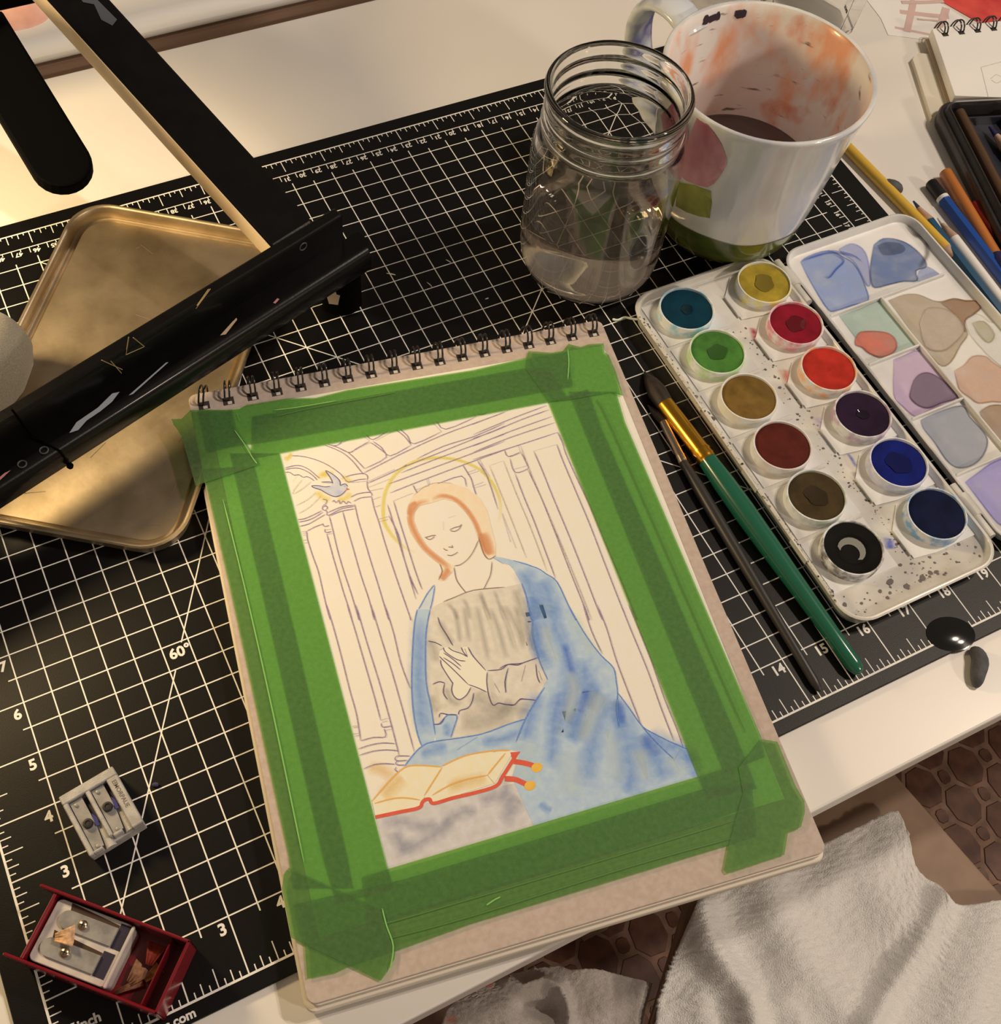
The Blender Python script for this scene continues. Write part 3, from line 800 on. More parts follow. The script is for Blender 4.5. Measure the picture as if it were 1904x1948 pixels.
# arms: two boards rising slowly behind the rail
def board(name, p0, p1, wd, th, m, endr=0, side=0):
    p0, p1 = Vector(p0), Vector(p1)
    t = (p1 - p0).normalized()
    s_ = t.cross(Vector((0, 0, 1))).normalized()
    u_ = s_.cross(t).normalized()
    pts = []
    L = (p1 - p0).length
    if endr:
        for k in range(13):
            a = PI / 2 + PI * k / 12
            pts.append((endr + endr * math.cos(a), wd / 2 * math.sin(a)))
    else: pts += [(0, wd / 2), (0, -wd / 2)]
    pts += [(L, -wd / 2), (L, wd / 2)]
    mb = MB()
    n = len(pts)
    mb.add([p0 + t * x + s_ * y for x, y in pts] + [p0 + t * x + s_ * y - u_ * th for x, y in pts],
           [tuple(range(n)), tuple(range(2 * n - 1, n - 1, -1))] + [(i, n + i, n + (i + 1) % n, (i + 1) % n) for i in range(n)])
    o = mb.build(name, m, easel, bev=.0014)
    return t, s_, u_, p0, o
b0, b1 = Vector((.2232, .3190, .0585)), Vector((.1555, .5170, .1110))
t_, s_, u_, p_, arm = board('arm', b0, b1, .0275, .0125, m_blk)
mb = MB()
e0 = b0 - s_ * .0143 + u_ * .0002
mb.add([e0 - s_ * .0005, e0 - s_ * .0005 - u_ * .0125, b1 - s_ * .0148 - u_ * .0125, b1 - s_ * .0148 + u_ * .0002, e0, e0 - u_ * .0125, b1 - s_ * .0143 - u_ * .0125, b1 - s_ * .0143 + u_ * .0002],
       [(0, 1, 2, 3), (4, 7, 6, 5), (0, 3, 7, 4), (1, 5, 6, 2), (0, 4, 5, 1), (3, 2, 6, 7)])
o = mb.build('bare_edge', m_bare, arm)
o['label'] = 'bare pale wood edge of the arm'
mb = MB()
d0 = b0 + t_ * .152
mb.add([d0 + t_ * a + s_ * b + u_ * .0003 for a, b in ((0, .004), (.006, .0015), (.016, .0045), (.020, .0005), (.030, .002), (.034, .006), (.024, .0075), (.012, .008), (.002, .0085))], [tuple(range(9))])
mb.build('paint_dab', mat('slate_dab', (58, 58, 62), .5), arm)
t2, s2, u2, p2, arm2 = board('arm', (.1285, .3490, .100), (.1135, .4500, .124), .0285, .008, m_blkm, endr=.0142)
mb = MB(); mb.box(-.02, .20, .505, .528, .086, .106); mb.build('crossbar', m_blkm, easel, bev=.001)
t3, s3_, u3, p3_, a3 = board('arm', (.0, .255, .060), (-.03, .515, .108), .0275, .0125, m_blk)
t4, s4, u4, p4, a4 = board('brace', (.1165, .440, .127), (.08, .518, .118), .024, .012, m_blkm)
# screw holes, scratches and paint on the rail
mb = MB(EF)
for x, r in ((XE - .028, .0022),):
    mb.ring((x, YE - .0001, .059), r, .00035, (0, 1, 0), 18, 5)
mb.ring((XE - .192, YE - .0110, .0461), .0019, .0004, (0, 0, 1), 16, 5)
mb.ring((XE - .2035, YE - .0110, .0461), .0019, .0004, (0, 0, 1), 16, 5)
mb.build('screw', mat('old_metal', (70, 64, 58), .6), easel)
def rail_px(pts, zf):        # flecks lie on the rail's own faces
    return pts
def dab(name, m, pts):       # pts: (along, across, face) face 0 = ledge top, 1 = upright front
    mb = MB(EF)
    mb.add([(XE + a, YE - b, .0461) if f == 0 else (XE + a, YE - .0003, b) for a, b, f in pts], [tuple(range(len(pts)))])
    return mb.build(name, m, easel)
dab('paint_dab', m_dabw, [(-.178, .0105, 0), (-.172, .0075, 0), (-.160, .0070, 0), (-.150, .0045, 0), (-.147, .0060, 0), (-.153, .0085, 0), (-.160, .0095, 0), (-.168, .0098, 0), (-.174, .0118, 0)])
dab('paint_dab', m_dabw, [(-.145, .0105, 0), (-.120, .0060, 0), (-.119, .0066, 0), (-.143, .0112, 0)])
dab('paint_dab', m_dabp, [(-.222, .0118, 0), (-.212, .0100, 0), (-.209, .0105, 0), (-.219, .0128, 0)])
dab('paint_dab', m_dabp, [(-.0570, .0100, 0), (-.0535, .0090, 0), (-.0530, .0102, 0), (-.0565, .0112, 0)])
dab('paint_dab', m_bare, [(-.090, .0095, 0), (-.080, .0065, 0), (-.077, .0058, 0), (-.0775, .0070, 0), (-.0875, .0108, 0)])
for a, b in (((-.148, .066), (-.140, .052)), ((-.144, .062), (-.141, .050)), ((-.132, .070), (-.136, .060)), ((-.136, .060), (-.126, .058)), ((-.126, .058), (-.130, .068)), ((-.095, .062), (-.085, .069)), ((-.094, .0635), (-.086, .0695))):
    mb = MB(EF); mb.tube([(XE + a[0], YE - .0003, a[1]), (XE + b[0], YE - .0003, b[1])], .00022, 5)
    mb.build('scratch', mat('scratch_tan', (140, 112, 70), .6), easel)
mb = MB(EF)
cx = XE - .1905
mb.tube([(cx - .004, YE - .0004, .070), (cx - .001, YE - .0010, .0475), (cx + .001, YE - .008, .0466), (cx + .004, YE - .0150, .0445), (cx + .005, YE - .0160, .034)], .0006, 6)
mb.build('cord', m_blkm, easel)
mb = MB(EF); mb.lathe([(0, -.0017), (.0013, -.0012), (.0017, 0), (.0013, .0012), (0, .0017)], 14, (cx + .005, YE - .0165, .0325)); mb.build('cord_bead', m_blkm, easel, smooth=60)

# ------------------------------------------------------------------ woven pouch at the left edge
m_weave = mat('woven_cloth', (150, 132, 104), .95, c2=(128, 112, 88), nscale=1800, ndetail=1, bump=.35, bscale=2600, sheen=.2)
pouch = thing('cloth_pouch', 'beige woven cloth pouch with a rounded end, resting on the metal tray at the left', 'pouch', (.06, .33, .003))
path = [(.0735, .3430, .0300), (.0725, .3418, .0300), (.0700, .3390, .0300), (.0650, .3340, .0300), (.0560, .3250, .0300), (.0400, .3110, .0295), (.0150, .2990, .0285), (-.05, .290, .0270)]
mb = MB(); mb.tube(path, [.004, .012, .0185, .0230, .0262, .0262, .0250, .023], 32)
mb.build('pouch_body', m_weave, pouch, smooth=70)

# pink crumpled cloth on the back ledge
m_pink = mat('pink_cloth', (204, 140, 112), .8, c2=(222, 164, 134), nscale=60, ndetail=4)
mb = MB()
vs, fs = [], []
NG = 22
for i in range(NG):
    for j in range(NG):
        u, v = i / (NG - 1) * 2 - 1, j / (NG - 1) * 2 - 1
        k = max(abs(u), abs(v)); r = math.hypot(u, v) or 1
        u, v = u * k / r, v * k / r
        z = (1 - u * u - v * v) * .022
        z = max(0, z) + .0035 * math.sin(6 * u + 3 * v) * (1 - k * k) + .002 * math.sin(13 * v - 5 * u) * (1 - k * k)
        e = 1 + .10 * math.sin(5 * math.atan2(v, u))
        vs.append((.124 + u * .050 * e, .617 + v * .036 * e, .0165 + z))
for i in range(NG - 1):
    for j in range(NG - 1): fs.append((i * NG + j, (i + 1) * NG + j, (i + 1) * NG + j + 1, i * NG + j + 1))
mb.add(vs, fs)
o = mb.build('cloth', m_pink, smooth=80)
tag(o, 'pink crumpled cloth on the white ledge behind the black easel arms', 'cloth')

# ------------------------------------------------------------------ glass jar with water
JX, JY = .3885, .2868
jar = thing('glass_jar', 'clear glass jar with a threaded rim, part filled with water', 'jar', (JX, JY, .0001))
m_glass = glass('jar_glass', 1.46, (.985, .985, .965))
m_water = glass('clear_water', 1.33, (.94, .86, .80), clear=.96)
out = [(0, .0012), (.024, .0010), (.0280, 0), (.0325, .0012), (.0372, .0065), (.0398, .014), (.0408, .024), (.0408, .080), (.0404, .088), (.0390, .0945), (.0372, .0990), (.0362, .1012), (.0372, .1030), (.0377, .1046), (.0373, .1064),
       (.0362, .1082), (.0360, .1104), (.0366, .1122), (.0371, .1136), (.0367, .1152), (.0360, .1168), (.0359, .1190), (.0366, .1206), (.0376, .1222), (.0379, .1240), (.0373, .1256), (.0360, .1262)]
inn = [(.0346, .1256), (.0338, .1235), (.0336, .1150), (.0336, .1040), (.0342, .1000), (.0366, .0930), (.0380, .0860), (.0383, .078), (.0383, .024), (.0374, .016), (.0350, .0095), (.030, .0065), (.018, .0060), (0, .0068)]
mb = MB(); mb.lathe(out + inn, 96, (JX, JY, .0002)); mb.build('glass', m_glass, jar, smooth=60)
mb = MB(); mb.lathe([(0, .0069), (.018, .0061), (.030, .0066), (.0352, .0096), (.0376, .016), (.0385, .024), (.0385, .0462), (.0378, .0455), (.036, .0452), (0, .0452)], 96, (JX, JY, .0002))
mb.build('water', m_water, jar, smooth=60)

# ------------------------------------------------------------------ painted mug
MX, MY = .4825, .2855
mug = thing('mug', 'white ceramic mug painted with a pink tulip and green base, stained orange inside', 'mug', (MX, MY, .0002))
mo = [(0, .0015), (.026, .0012), (.0310, 0), (.0345, .0010), (.0390, .005), (.0430, .012), (.0458, .022), (.0480, .035), (.0496, .050), (.0512, .066), (.0530, .082), (.0550, .0970), (.0566, .1062), (.0575, .1100), (.0573, .1114), (.0563, .1120)]
mi = [(.0549, .1114), (.0539, .1098), (.0530, .1060), (.0514, .0970), (.0494, .084), (.0474, .068), (.0456, .052), (.0440, .036), (.0412, .020), (.034, .011), (0, .009)]
m_cer = mat('mug_glaze', (222, 212, 200), .16, c2=(192, 180, 168), nscale=38, ndetail=5, coat=.5, stretch=(1, 1, .35))
m_inner = bpy.data.materials.new('mug_inner')
m_inner.use_nodes = True
nt = m_inner.node_tree
b = nt.nodes['Principled BSDF']
b.inputs['Roughness'].default_value = .3
b.inputs['Coat Weight'].default_value = .3
tc = nt.nodes.new('ShaderNodeTexCoord')
def nz(scale, seed, lo, hi, det=4, st=(1, 1, 1)):
    mp = nt.nodes.new('ShaderNodeMapping')
    mp.inputs['Location'].default_value = (seed, seed * .7, 0)
    mp.inputs['Scale'].default_value = st
    nt.links.new(tc.outputs['Object'], mp.inputs[0])
    n = nt.nodes.new('ShaderNodeTexNoise')
    n.inputs['Scale'].default_value = scale
    n.inputs['Detail'].default_value = det
    nt.links.new(mp.outputs[0], n.inputs['Vector'])
    r = nt.nodes.new('ShaderNodeMapRange')
    r.inputs[1].default_value, r.inputs[2].default_value = lo, hi
    nt.links.new(n.outputs['Fac'], r.inputs[0])
    return r.outputs[0]
def mixc(a, bcol, fac):
    m = nt.nodes.new('ShaderNodeMix')
    m.data_type = 'RGBA'
    nt.links.new(fac, m.inputs[0])
    if isinstance(a, tuple): m.inputs[6].default_value = (*alb(a), 1)
    else: nt.links.new(a, m.inputs[6])
    m.inputs[7].default_value = (*alb(bcol), 1)
    return m.outputs[2]
cc = mixc((238, 212, 192), (228, 194, 170), nz(30, .1, .4, .6))
cc = mixc(cc, (232, 150, 104), nz(34, .77, .50, .64, 4, (1, 1, .6)))
cc = mixc(cc, (206, 104, 60), nz(30, .33, .62, .74, 5, (1, 1, .8)))
cc = mixc(cc, (120, 100, 84), nz(90, .5, .64, .72, 5, (.6, .6, 2.5)))
nt.links.new(cc, b.inputs['Base Color'])
def profile_r(z, pr):
    for (r0, z0), (r1, z1) in zip(pr, pr[1:]):
        if min(z0, z1) <= z <= max(z0, z1) and z0 != z1: return r0 + (r1 - r0) * (z - z0) / (z1 - z0)
    return pr[-1][0]
mb = MB(); mb.lathe(mo + [mi[0]], 96, (MX, MY, .0002)); mb.build('body', m_cer, mug, smooth=60)
mb = MB(); mb.lathe(mi, 96, (MX, MY, .0002)); mb.build('inner_wall', m_inner, mug, smooth=60)
m_murk = mat('murky_water', (92, 70, 62), .06, coat=.6)
mb = MB(); mb.lathe([(0, .0430), (.0432, .0430), (.0446, .0436)], 64, (MX, MY, .0002)); mb.build('paint_water', m_murk, mug, smooth=40)
# handle, a broad strap at the back
ha = math.radians(104)
hd, hs = Vector((math.cos(ha), math.sin(ha), 0)), Vector((-math.sin(ha), math.cos(ha), 0))
pts = []
for r, z in ((.0530, .100), (.066, .1055), (.080, .1045), (.090, .096), (.0935, .082), (.090, .066), (.080, .051), (.066, .040), (.055, .035), (.0480, .035)):
    pts.append(Vector((MX, MY, .0002)) + hd * r + Vector((0, 0, z)))
sp = []
for i in range(len(pts) - 1):
    a, b_, c, d = pts[max(i - 1, 0)], pts[i], pts[i + 1], pts[min(i + 2, len(pts) - 1)]
    for k in range(4):
        t = k / 4
        sp.append(.5 * (2 * b_ + (c - a) * t + (2 * a - 5 * b_ + 4 * c - d) * t * t + (3 * b_ - a - 3 * c + d) * t ** 3))
sp.append(pts[-1])
mb = MB()
vs, fs = [], []
for i, p in enumerate(sp):
    t = (sp[min(i + 1, len(sp) - 1)] - sp[max(i - 1, 0)]).normalized()
    nn = t.cross(hs).normalized()
    for k in range(14):
        a = 2 * PI * k / 14
        vs.append(p + hs * .0105 * math.cos(a) + nn * .0042 * math.sin(a))
for i in range(len(sp) - 1):
    for k in range(14): fs.append((i * 14 + k, i * 14 + (k + 1) % 14, (i + 1) * 14 + (k + 1) % 14, (i + 1) * 14 + k))
mb.add(vs, fs)
hnd = mb.build('handle', mat('mug_handle', (206, 196, 190), .18, c2=(104, 96, 128), nscale=34, nlo=.48, nhi=.62, coat=.5), mug, smooth=60)
def on_mug(u, v, off):
    """point of the mug's outer wall seen at a pixel"""
    x, y = (u - PW / 2) / FPX, (v - PH / 2) / FPX
    d = Vector((CR[0][i] * x + CR[1][i] * y + CR[2][i] for i in range(3))).normalized()
    s0 = .35
    while s0 < .8:
        p = CP + d * s0
        z = p.z - .0002
        if .0005 < z < .1098:
            if math.hypot(p.x - MX, p.y - MY) <= profile_r(z, mo[2:14]) + off: return p
        s0 += .0004
    return None
def patch(name, m, px_, off, grid=5):
    """a painted area, laid on the curved wall: polygon in pixels, filled with a fine grid"""
    xs, ys = [p[0] for p in px_], [p[1] for p in px_]
    mb = MB()
    def inside(x, y):
        c = False
        for i in range(len(px_)):
            (x1, y1), (x2, y2) = px_[i], px_[i - 1]
            if (y1 > y) != (y2 > y) and x < (x2 - x1) * (y - y1) / (y2 - y1) + x1: c = not c
        return c
    bm = bmesh.new()
    bm.faces.new([bm.verts.new((x, y, 0)) for x, y in px_])
    bmesh.ops.triangulate(bm, faces=bm.faces[:])
    for _ in range(3): bmesh.ops.subdivide_edges(bm, edges=[e for e in bm.edges if e.calc_length() > grid], cuts=1, use_grid_fill=True)
    bmesh.ops.triangulate(bm, faces=bm.faces[:])
    vs = []
    bm.verts.index_update()
    bad = set()
    for q in bm.verts:
        p = on_mug(q.co.x, q.co.y, off)
        if p is None: bad.add(q.index); p = Vector((MX, MY, .05))
        vs.append(p)
    fs = [tuple(q.index for q in f.verts) for f in bm.faces if not any(q.index in bad for q in f.verts)]
    bm.free()
    mb.add(vs, fs)
    return mb.build(name, m, mug, smooth=60)
m_petal = mat('petal_glaze', (158, 84, 92), .2, c2=(200, 138, 138), nscale=42, ndetail=4, nlo=.38, nhi=.6, coat=.5, stretch=(1, 1, .4))
m_green = mat('green_glaze', (108, 106, 34), .2, c2=(66, 74, 26), nscale=40, ndetail=4, coat=.5)
m_leaf = mat('leaf_glaze', (152, 144, 66), .2, c2=(104, 104, 40), nscale=55, ndetail=4, coat=.5, stretch=(1, 1, .5))
mb = MB()
NB = 96
vs, fs = [], []
gz = [.0012, .006, .013, None]
for k in range(NB):
    a = 2 * PI * k / NB
    top = .0262 - .0035 * math.cos(a - .6) + .0006 * math.sin(7 * a)
    for q in range(8):
        z = [.0012, .003, .005, .0085, .012, .017, .022, 9][q]
        z = min(z, top) if q < 7 else top
        r = profile_r(z, mo[2:14]) + .0004
        vs.append((MX + r * math.cos(a), MY + r * math.sin(a), z + .0002))
for k in range(NB):
    for i in range(7): fs.append((k * 8 + i, ((k + 1) % NB) * 8 + i, ((k + 1) % NB) * 8 + i + 1, k * 8 + i + 1))
mb.add(vs, fs)
mb.build('green_base', m_green, mug, smooth=60)
patch('tulip_petal', m_petal, [(1326, 222), (1345, 236), (1358, 252), (1372, 274), (1382, 300), (1383, 312), (1372, 332), (1358, 350), (1345, 357), (1325, 352), (1305, 344), (1290, 330), (1298, 300), (1310, 262)], .0004)
patch('tulip_petal', m_petal, [(1262, 215), (1285, 195), (1300, 215), (1310, 250), (1302, 300), (1290, 335), (1278, 320), (1268, 270)], .0005)
patch('leaf', m_leaf, [(1288, 346), (1320, 352), (1352, 364), (1354, 385), (1350, 415), (1330, 412), (1306, 404), (1285, 392)], .0004)
# stains near the rim
mb = MB()
for a, r0 in ((1.62, .0045), (1.70, .003), (1.55, .002), (1.30, .003), (1.25, .002)):
    vs = []
    for k in range(10):
        t = 2 * PI * k / 10
        z = .1065 + .0025 * math.sin(t) * random.uniform(.7, 1.3)
        aa = a + r0 / .054 * math.cos(t) * random.uniform(.7, 1.2)
        r = profile_r(z, mi) - .0003
        vs.append((MX + r * math.cos(aa), MY + r * math.sin(aa), z + .0002))
    mb.add(vs, [tuple(range(10))])
mb.build('rim_stain', mat('stain_black', (52, 38, 44), .4), mug)

# ------------------------------------------------------------------ clear tumbler behind the mug
tb = thing('plastic_tumbler', 'clear glass tumbler standing behind the mug, mostly hidden', 'tumbler', (.642, .428, -.0019))
mb = MB(); mb.lathe([(0, .0010), (.026, .0005), (.031, .001), (.0335, .004), (.0355, .03), (.0385, .085), (.0378, .0855), (.0348, .03), (.0325, .008), (.029, .006), (0, .006)], 8, (.642, .428, -.0019))
mb.build('glass', glass('tumbler_glass', 1.3, (.99, .99, .98)), tb, smooth=25, bev=.002)

# ------------------------------------------------------------------ watercolour palette
m_pla = mat('palette_plastic', (208, 190, 165), .34, c2=(190, 171, 146), nscale=60, ndetail=6, coat=.15)
m_pla2 = mat('palette_white', (214, 197, 175), .38, c2=(196, 178, 156), nscale=40, ndetail=5, nlo=.4, nhi=.75)
m_grime = mat('grime', (104, 90, 72), .7, c2=(150, 134, 112), nscale=300)
pal = thing('watercolor_palette', 'open white plastic watercolour box with twelve paint pans and a stained mixing lid', 'paint palette', (.492, .134, 0))
def shell(name, x0, x1, y0, y1, r, zf, zr, wall, m, par, sl=.003):
    """open tray: outer wall, rolled rim, inner wall, floor"""
    rows = [(sl + .001, .0002), (sl, .0006), (.0004, zr - .0012), (0, zr - .0004), (.0006, zr), (wall - .0004, zr), (wall, zr - .0005), (wall + .0012, zf + .0006), (wall + .0022, zf)]
    vs, fs, rings = [], [], []
    for d, z in rows:
        p = rrect(x0 + d, x1 - d, y0 + d, y1 - d, max(.002, r - d), 8)
        rings.append([len(vs) + i for i in range(len(p))])
        vs += [(x, y, z) for x, y in p]
    for A, B in zip(rings, rings[1:]):
        n = len(A)
        for k in range(n): fs.append((A[k], A[(k + 1) % n], B[(k + 1) % n], B[k]))
    fs.append(tuple(rings[-1])); fs.append(tuple(reversed(rings[0])))
    mb = MB(); mb.add(vs, fs)
    return mb.build(name, m, par, smooth=40)
TX0, TX1, TY0, TY1 = .3915, .4878, .0212, .2470
ZFL = .0062
tray = shell('tray', TX0, TX1, TY0, TY1, .015, ZFL, .0104, .0022, m_pla, pal)
LX0, LX1, LY0, LY1 = .4945, .5925, .0250, .2440
ZL = .0036
lid = shell('lid', LX0, LX1, LY0, LY1, .014, ZL, .0086, .0018, m_pla2, pal)
for y in (.052, .222):
    mb = MB(); mb.tube([(.4905, y - .017, .0072), (.4905, y + .017, .0072)], .0030, 14); mb.build('hinge', m_pla, pal, smooth=50)
    mb = MB(); mb.tube([(.4908, y - .004, .0074), (.4908, y + .010, .0074)], .0037, 14); mb.build('hinge', m_pla, pal, smooth=50)
for y0, y1 in ((.172, .186), (.116, .130), (.070, .084)):
    mb = MB(); mb.box(TX0 - .0002, TX0 + .0008, y0 - .008, y1 - .008, .0072, .0108); mb.build('catch', m_pla, pal)
def sep(x0, y0, x1, y1):
    mb = MB(); d = .0006
    if abs(x1 - x0) > abs(y1 - y0): mb.box(x0, x1, y0 - d, y0 + d, ZL - .0001, ZL + .0030)
    else: mb.box(x0 - d, x0 + d, y0, y1, ZL - .0001, ZL + .0030)
    mb.build('well_divider', m_pla2, pal, bev=.0003, seg=1)
sep(.4985, .1930, .5830, .1930); sep(.5352, .0745, .5352, .1924); sep(.4985, .1545, .5346, .1545); sep(.4985, .1137, .5346, .1137); sep(.4985, .0740, .5650, .0740)
# pans
cols = [(.4186, .2252, (14, 60, 72), (150, 178, 176), .25, 'teal'), (.4186, .1920, (88, 142, 52), (178, 190, 130), .5, 'leaf green'), (.4180, .1586, (152, 108, 44), (214, 190, 150), .8, 'ochre'),
        (.4175, .1246, (112, 42, 28), (206, 180, 160), .8, 'red brown'), (.4165, .0912, (88, 66, 36), (180, 176, 150), .6, 'dark brown'), (.4160, .0578, (30, 25, 20), (96, 86, 72), .25, 'worn black'),
        (.4710, .2246, (210, 168, 48), (222, 194, 96), .5, 'yellow'), (.4712, .1918, (166, 24, 40), (214, 130, 130), .3, 'crimson'), (.4702, .1575, (222, 52, 34), (226, 160, 110), .4, 'orange red'),
        (.4697, .1242, (54, 32, 50), (178, 140, 146), .3, 'dark purple'), (.4691, .0904, (24, 34, 116), (190, 176, 186), .22, 'ultramarine'), (.4685, .0564, (26, 30, 58), (120, 150, 170), .5, 'navy')]
RPAN = .0160
for i, (x, y, c, rimc, rough, nm) in enumerate(cols):
    c = tuple(int(.80 * q + .05 * sum(c) / 3) for q in c)
    ZT_ = .0138
    mb = MB(); mb.lathe([(RPAN - .0010, ZFL + .0002), (RPAN - .0002, ZFL + .0004), (RPAN, ZT_ - .0006), (RPAN - .0003, ZT_), (RPAN - .0010, ZT_), (RPAN - .0012, ZT_ - .0006), (RPAN - .0013, ZT_ - .0030), (0, ZT_ - .0032)], 48, (x, y, 0))
    pan = mb.build('paint_pan', mat('pan_%d' % i, (214, 200, 182), .4, c2=rimc, nscale=150, nlo=.42, nhi=.62), pal, smooth=40)
    pan['label'] = 'pan of %s paint' % nm
    dark = tuple(int(t * .72) for t in c)
    dip = nm not in ('ochre', 'red brown', 'navy')
    r = RPAN - .00125
    if nm == 'worn black':
        pr = [(r, ZT_ - .0006), (r - .0012, ZT_ - .0012), (r - .0050, ZT_ - .0016), (r - .0066, ZT_ - .0024), (r - .0068, ZT_ - .0028), (0, ZT_ - .0029)]
    elif dip:
        k = {'ultramarine': .0068, 'yellow': .0062, 'crimson': .0058, 'green': .005, 'dark brown': .006, 'dark purple': .0032, 'orange red': .0012, 'teal': .0035}.get(nm, .0055)
        pr = [(r, ZT_ - .0014), (r - .0006, ZT_ - .0009), (k + .0012, ZT_ - .0010), (k, ZT_ - .0012), (k * .6, ZT_ - .0017), (0, ZT_ - .0018)]
    else:
        pr = [(r, ZT_ - .0012), (r - .0008, ZT_ - .0007), (0, ZT_ - .0010)]
    mb = MB(); mb.lathe(pr, 40, (x, y, 0))
    ck = mb.build('paint_cake', mat('cake_%d' % i, c, .75, c2=dark, nscale=110, nlo=.3, nhi=.8, bump=.05 if rough > .45 else 0, bscale=1500, spec=.08), pan, smooth=40)
    if dip and nm not in ('worn black', 'orange red'):
        mb = MB(); vs = [(x, y, ZT_ - .0014)]
        fr = []
        for q in range(18):
            a = 2 * PI * q / 18
            rr_ = k * (1 + .12 * math.sin(2 * a + i) + .08 * math.sin(5 * a + 2 * i)) * random.uniform(.95, 1.04)
            fr.append((x + rr_ * math.cos(a), y + rr_ * math.sin(a), ZT_ - .0012 + .0003))
        md = []
        for q in fr: md.append((x + (q[0] - x) * .62, y + (q[1] - y) * .62, ZT_ - .0013))
        mb.add(vs + md + fr, [(0, 1 + q, 1 + (q + 1) % 18) for q in range(18)] + [(1 + q, 19 + q, 19 + (q + 1) % 18, 1 + (q + 1) % 18) for q in range(18)])
        mb.build('wet_dip', mat('dip_%d' % i, tuple(int(t * .66) for t in c), .05 if rough < .45 else .6, spec=.5 if rough < .45 else .1), pan, smooth=60)
    if nm == 'worn black':
        mb = MB()
        vs = []
        for q in range(13):
            a = math.radians(-75 + 215 * q / 12)
            vs.append((x + .0072 * math.cos(a), y + .0072 * math.sin(a), ZT_ - .00255))
        for q in range(13):
            a = math.radians(140 - 215 * q / 12)
            vs.append((x - .0018 + .0050 * math.cos(a), y - .0012 + .0050 * math.sin(a), ZT_ - .00255))
        mb.add(vs, [tuple(range(26))])
        mb.build('bare_patch', mat('pan_bare', (112, 104, 86), .4), pan)
    mb = MB(); mb.box(x + RPAN - .0006, x + RPAN + .0016, y - .0030, y + .0010, ZFL + .0002, ZFL + .0040); mb.build('tab', m_pla, pan, bev=.0004, seg=1)
    if i >= 6:
        mb = MB(); mb.box(x - RPAN - .0078, x - RPAN - .0070, y - .0125, y + .0035, ZFL - .0001, ZFL + .0016); mb.build('rib', m_pla, pal)
        mb = MB(); mb.prism([(x - RPAN - .0068, y + .004), (x - RPAN - .0068, y - .0145), (x - RPAN + .006, y - .0165), (x + RPAN + .0012, y - .0165), (x + RPAN + .0012, y + .0150), (x - RPAN + .004, y + .0155)], ZFL - .0002, ZFL + .0008); mb.build('seat', m_pla2, pal)
    else:
        mb = MB(); mb.prism([(x - RPAN - .004, y - .0158), (x + RPAN + .0035, y - .0158), (x + RPAN + .0035, y + .0150), (x - RPAN - .004, y + .0150)], ZFL - .0002, ZFL + .0006); mb.build('seat', m_pla2, pal)
# stains: flat paint on the tray floor and in the wells
def blob(name, c, px_, z, edge=None, k=.9, par=None, ew=.0016):
    p = smoothp(px_ + px_[:1], 3)[:-1]
    mb = MB(); mb.poly([at(u, v, z) for u, v in p])
    o = mb.build(name, soft(c, k, .45, 90), par or pal)
    if edge:
        mb = MB(); mb.band([at(u, v, z + .00006) for u, v in p + p[:1]], ew, soft=True); mb.build('dried_edge', soft(edge, .8, .5, 60), o)
    return o
CROP[5] = (1480, 400, 4.4906)
CROP[6] = (1700, 600, 3.7255)
CROP[7] = (1560, 750, 5.2645)
z0 = ZL + .00012
blob('paint_stain', (150, 158, 188), T(5, '190 440 260 390 430 345 560 400 640 450 700 540 745 650 770 770 640 810 500 855 430 850 330 700 250 560'), z0, (70, 94, 150))
blob('paint_stain', (168, 164, 184), T(5, '520 330 620 285 700 310 750 370 775 460 790 620 760 640 700 520 640 430 560 380'), z0 + .0002, (130, 130, 166))
blob('paint_stain', (112, 124, 150), T(5, '820 290 900 240 1020 250 1130 300 1230 390 1270 480 1180 515 1190 600 1080 605 960 630 830 660 795 600 790 480'), z0 + .0003, (64, 74, 98))
blob('paint_stain', (80, 84, 96), T(5, '850 300 920 270 1040 280 1090 330 1040 370 900 380'), z0 + .0005, None, .5)
blob('paint_stain', (158, 160, 190), T(5, '1200 520 1280 480 1390 570 1200 620'), z0, None, .8)
mb = MB()
for s_x, wd in (('200 430 320 390 440 360 560 370 660 400', .0022), ('470 370 540 400 560 440 500 500 440 570 400 560', .0018), ('420 340 520 350 640 380 720 440', .0012)):
    mb = MB(); mb.band([at(u, v, z0 + .0006) for u, v in smoothp(T(5, s_x))], wd, soft=True)
    mb.build('paint_stain', soft((56, 84, 150), .9, .3, 90), pal)
for s_x, wd in (('1110 115 1180 200 1260 260 1280 360 1250 430 1200 500', .0040), ('1100 120 1150 190 1200 230', .002), ('1270 250 1330 380', .0014)):
    mb = MB(); mb.band([at(u, v, z0 + .0007) for u, v in smoothp(T(5, s_x))], wd, soft=True)
    mb.build('paint_stain', soft((84, 74, 66), .9, .5, 90), pal)
blob('paint_stain', (172, 180, 156), T(5, '520 900 700 840 880 775 960 880 1100 1050 1200 1170 1060 1210 1000 1230 860 1260 740 1170 640 1060'), z0, (110, 126, 106))
o = blob('paint_stain', (206, 112, 88), T(5, '660 1100 690 1050 740 1035 860 1035 950 1055 1005 1110 1010 1180 960 1230 870 1250 780 1220 720 1170 665 1150'), z0 + .0004, (150, 66, 52))
blob('paint_stain', (186, 160, 126), T(5, '940 770 1080 720 1200 720 1320 770 1400 780 1500 755 1600 770 1690 780 1730 830 1660 890 1590 960 1620 1060 1560 1150 1480 1290 1400 1330 1300 1240 1180 1100 1060 930'), z0, (150, 122, 90))
